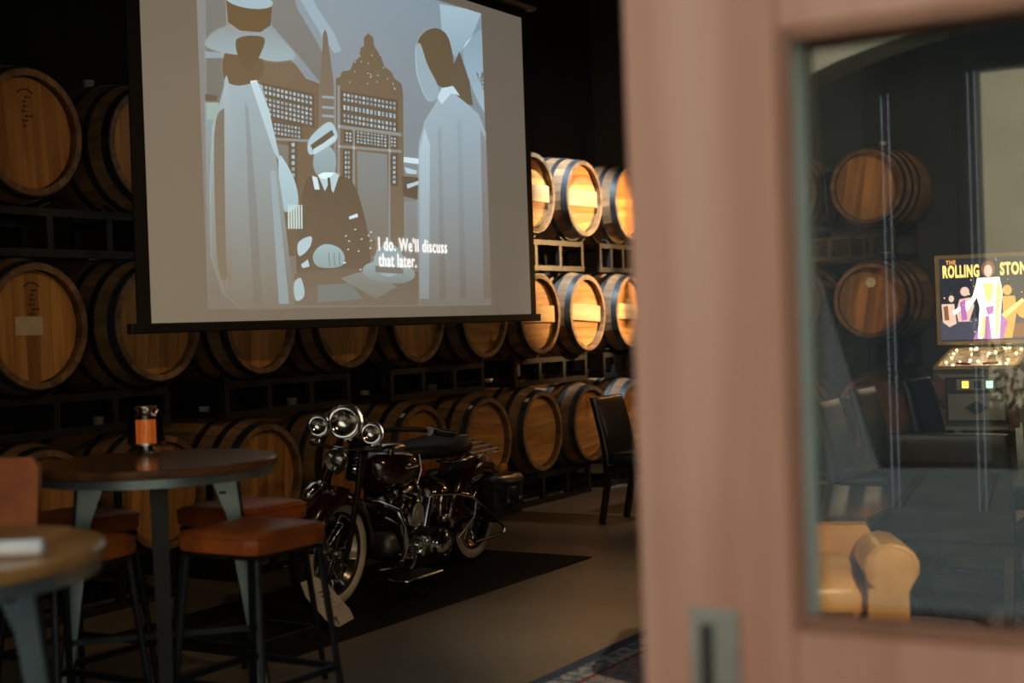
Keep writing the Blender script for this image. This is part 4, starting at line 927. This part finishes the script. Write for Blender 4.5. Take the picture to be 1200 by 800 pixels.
gp([(1124, 352), (1136, 350), (1140, 360), (1134, 378), (1122, 378), (1120, 366)], 'glow_pink'); gp(circ(1130, 343, 5, 5.5, 12), 'glow_pink')
gp([(1171, 350), (1184, 350), (1186, 366), (1180, 398), (1171, 398)], 'glow_orange'); gp(circ(1176, 343, 5, 6, 12), 'glow_orange'); gp(circ(1194, 366, 9, 10, 14), 'glow_orange')
gp([(1168, 372), (1192, 353), (1194, 356), (1172, 376)], 'glow_yellow'); gp([(1116, 366), (1140, 350), (1141, 352), (1118, 370)], 'glow_white')
gp([(1148, 362), (1164, 362), (1176, 380), (1170, 399), (1138, 399), (1144, 384)], 'glow_purple')
gp([(1144, 328), (1168, 328), (1171, 345), (1169, 362), (1166, 398), (1158, 398), (1156, 372), (1152, 372), (1148, 398), (1143, 398), (1146, 362), (1142, 345)], 'glow_white'); gp([(1144, 330), (1147, 334), (1142, 352), (1132, 366), (1129, 364), (1139, 348)], 'glow_white')
gp(circ(1156, 318, 7.5, 9.5, 16), 'glow_brown'); gp(circ(1156, 320, 4.5, 7, 16), 'glow_pink')
gp([(1150, 334), (1162, 334), (1160, 350), (1156, 360), (1152, 350)], 'glow_yellow'); gp([(1149, 374), (1152, 372), (1150, 397), (1145, 397)], 'glow_yellow'); gp([(1164, 340), (1168, 332), (1170, 346), (1167, 366), (1165, 396), (1162, 396)], 'glow_yellow')
gp([(1152, 362), (1162, 360), (1160, 370), (1154, 371)], 'glow_purple'); gp([(1124, 356), (1130, 352), (1132, 376), (1126, 377)], 'glow_purple'); gp([(1106, 360), (1111, 359), (1112, 376), (1107, 376)], 'glow_brown')
for k in range(34):
    x_, y_ = rl.uniform(1104, 1208), rl.uniform(305, 396); e_ = rl.uniform(.4, 1.1); gp([(x_, y_-e_), (x_+e_, y_), (x_, y_+e_), (x_-e_, y_)], rl.choice(['glow_yellow', 'glow_orange', 'glow_pink']), 'stage_light')
for body, px, py, wpx, m_ in (('ROLLING', 1106, 326, 40, 'glow_yellow'), ('STONES', 1169, 325, 40, 'glow_yellow'), ('THE', 1110, 311, 11, 'glow_orange')):
    tm = text_mesh(body, .1, .0035); tm.materials.clear(); tm.materials.append(MATS[m_]); xs = [v.co.x for v in tm.vertices]; zs = [v.co.y for v in tm.vertices]
    ob = put('lettering', tm, bgp, (gx(px), .9195, gz(py)), (PI/2, 0, 0)); ob.scale = (wpx/58.*.36/(max(xs)-min(xs)), ((15 if body != 'THE' else 5)/105.*(zb1-zb0))/(max(zs)-min(zs)), 1)

# ================================================================== added lamps, out of view, placed to light the room
def pendant(x, y, z, label):
    t = thing('added_pendant', label, 'lamp', (x, y, 0))
    MB().tube([(0, 0, z+.16), (0, 0, ZC)], .004, 6).build('cord', 'black_metal', t)
    MB().lathe([(0, z+.16), (.022, z+.16), (.024, z+.07), (0, z+.07)], 16).build('socket', 'brass_trim', t)
    MB().lathe([(0, z-.045), (.028, z-.035), (.045, z), (.036, z+.035), (.020, z+.069), (0, z+.069)], 16).build('bulb', 'bulb_warm', t, 60)
    return t
pendant(10.62, 4.30, 1.78, 'added bare warm bulb pendant hanging near the far corner barrels')  # unseen bulb, added for warm light in the corner
def spot(x, y, z, tx, ty, tz, power, col, ang, label, blend=.6, rad_=.05):  # unseen fixture, added to brighten what it is aimed at
    t = thing('added_spotlight', label, 'spotlight', (x, y, 0), 0, 'added ceiling spotlights')
    p = Vector((0, 0, z)); d = (Vector((tx-x, ty-y, tz))-p).normalized(); q = d.to_track_quat('-Z', 'Y')
    T = Matrix.Translation(p) @ q.to_matrix().to_4x4()
    MB().lathe([(0, .16), (.055, .16), (.06, .0), (.052, .0), (.048, .10), (0, .10)], 20, T).build('can', 'black_metal', t)
    MB().tube([tuple(T @ Vector((0, 0, .15))), (0, 0, ZC)], .008, 6).build('stem', 'black_metal', t)
    l = bpy.data.lights.new('spot_beam', 'SPOT'); l.energy = power; l.color = col; l.spot_size = R(ang); l.spot_blend = blend; l.shadow_soft_size = rad_
    lo = bpy.data.objects.new('spot_beam', l); C.objects.link(lo); lo.parent = t; lo.matrix_local = T @ Matrix.Translation((0, 0, -.01))
    return t
WARM, COOL = (1., .62, .28), (.72, .87, 1.)
spot(3.9, .9, 3.2, 4.9, 5.2, 1.7, 58, WARM, 70, 'added black ceiling spotlight aimed at the barrels left of the screen')
spot(5.6, .8, 3.2, 6.9, 5.2, .9, 34, WARM, 75, 'added black ceiling spotlight aimed at the motorcycle and bottom barrels')
spot(8.6, 4.35, 4.3, 9.6, 5.5, 2.3, 1300, COOL, 36, 'added black ceiling spotlight aimed down on the top barrels of the far corner')
spot(8.6, .6, 3.6, 10.4, 3.1, 1.5, 210, (1., .74, .48), 80, 'added black ceiling spotlight aimed at the end wall barrels')
spot(2.9, -.4, 3.0, 4.9, 1.6, .4, 420, (1., .76, .46), 34, 'added black ceiling spotlight aimed at the tan club chair')

# ------------------------------------------------------------------ shrub in the garden beyond the passage (mirrored in the pane)
gxp = -10.4; gpos = at(1186, 520, x=2*XM-gxp)
sh = thing('garden_shrub', 'leafy green garden shrub beyond the passage opening', 'shrub', (gxp, gpos.y, 0))
b = MB()
for k in range(260):
    a = rl.uniform(0, 2*PI); rr_ = .42*math.sqrt(rl.random()); z = rl.uniform(.12, .95); T = tr(rr_*math.cos(a), rr_*math.sin(a), z) @ Matrix.Rotation(a, 4, 'Z') @ Matrix.Rotation(rl.uniform(-1.0, .6), 4, 'Y')
    b.grid([[(.13*u, -w_, .002), (.13*u, 0, -.006-.03*u*u), (.13*u, w_, .002)] for u, w_ in ((0, .004), (.4, .022), (.8, .018), (1, .003))], T)
fo_ = b.build('foliage', 'leaf', sh); fo_['kind'] = 'stuff'
for k in range(5): a = 2*PI*k/5; MB().tube([(.03*math.cos(a), .03*math.sin(a), 0), (.18*math.cos(a), .18*math.sin(a), .5), (.28*math.cos(a), .28*math.sin(a), .85)], [.012, .008, .004], 6).build('stem', 'dark_wood', sh)
spot(10.72, 3.80, 1.98, 10.05, 5.2, 1.86, 430, (1., .58, .22), 60, 'added black spotlight on a long stem aimed at the far corner barrels', .35, .03)  # added for the warm side light on the corner barrels
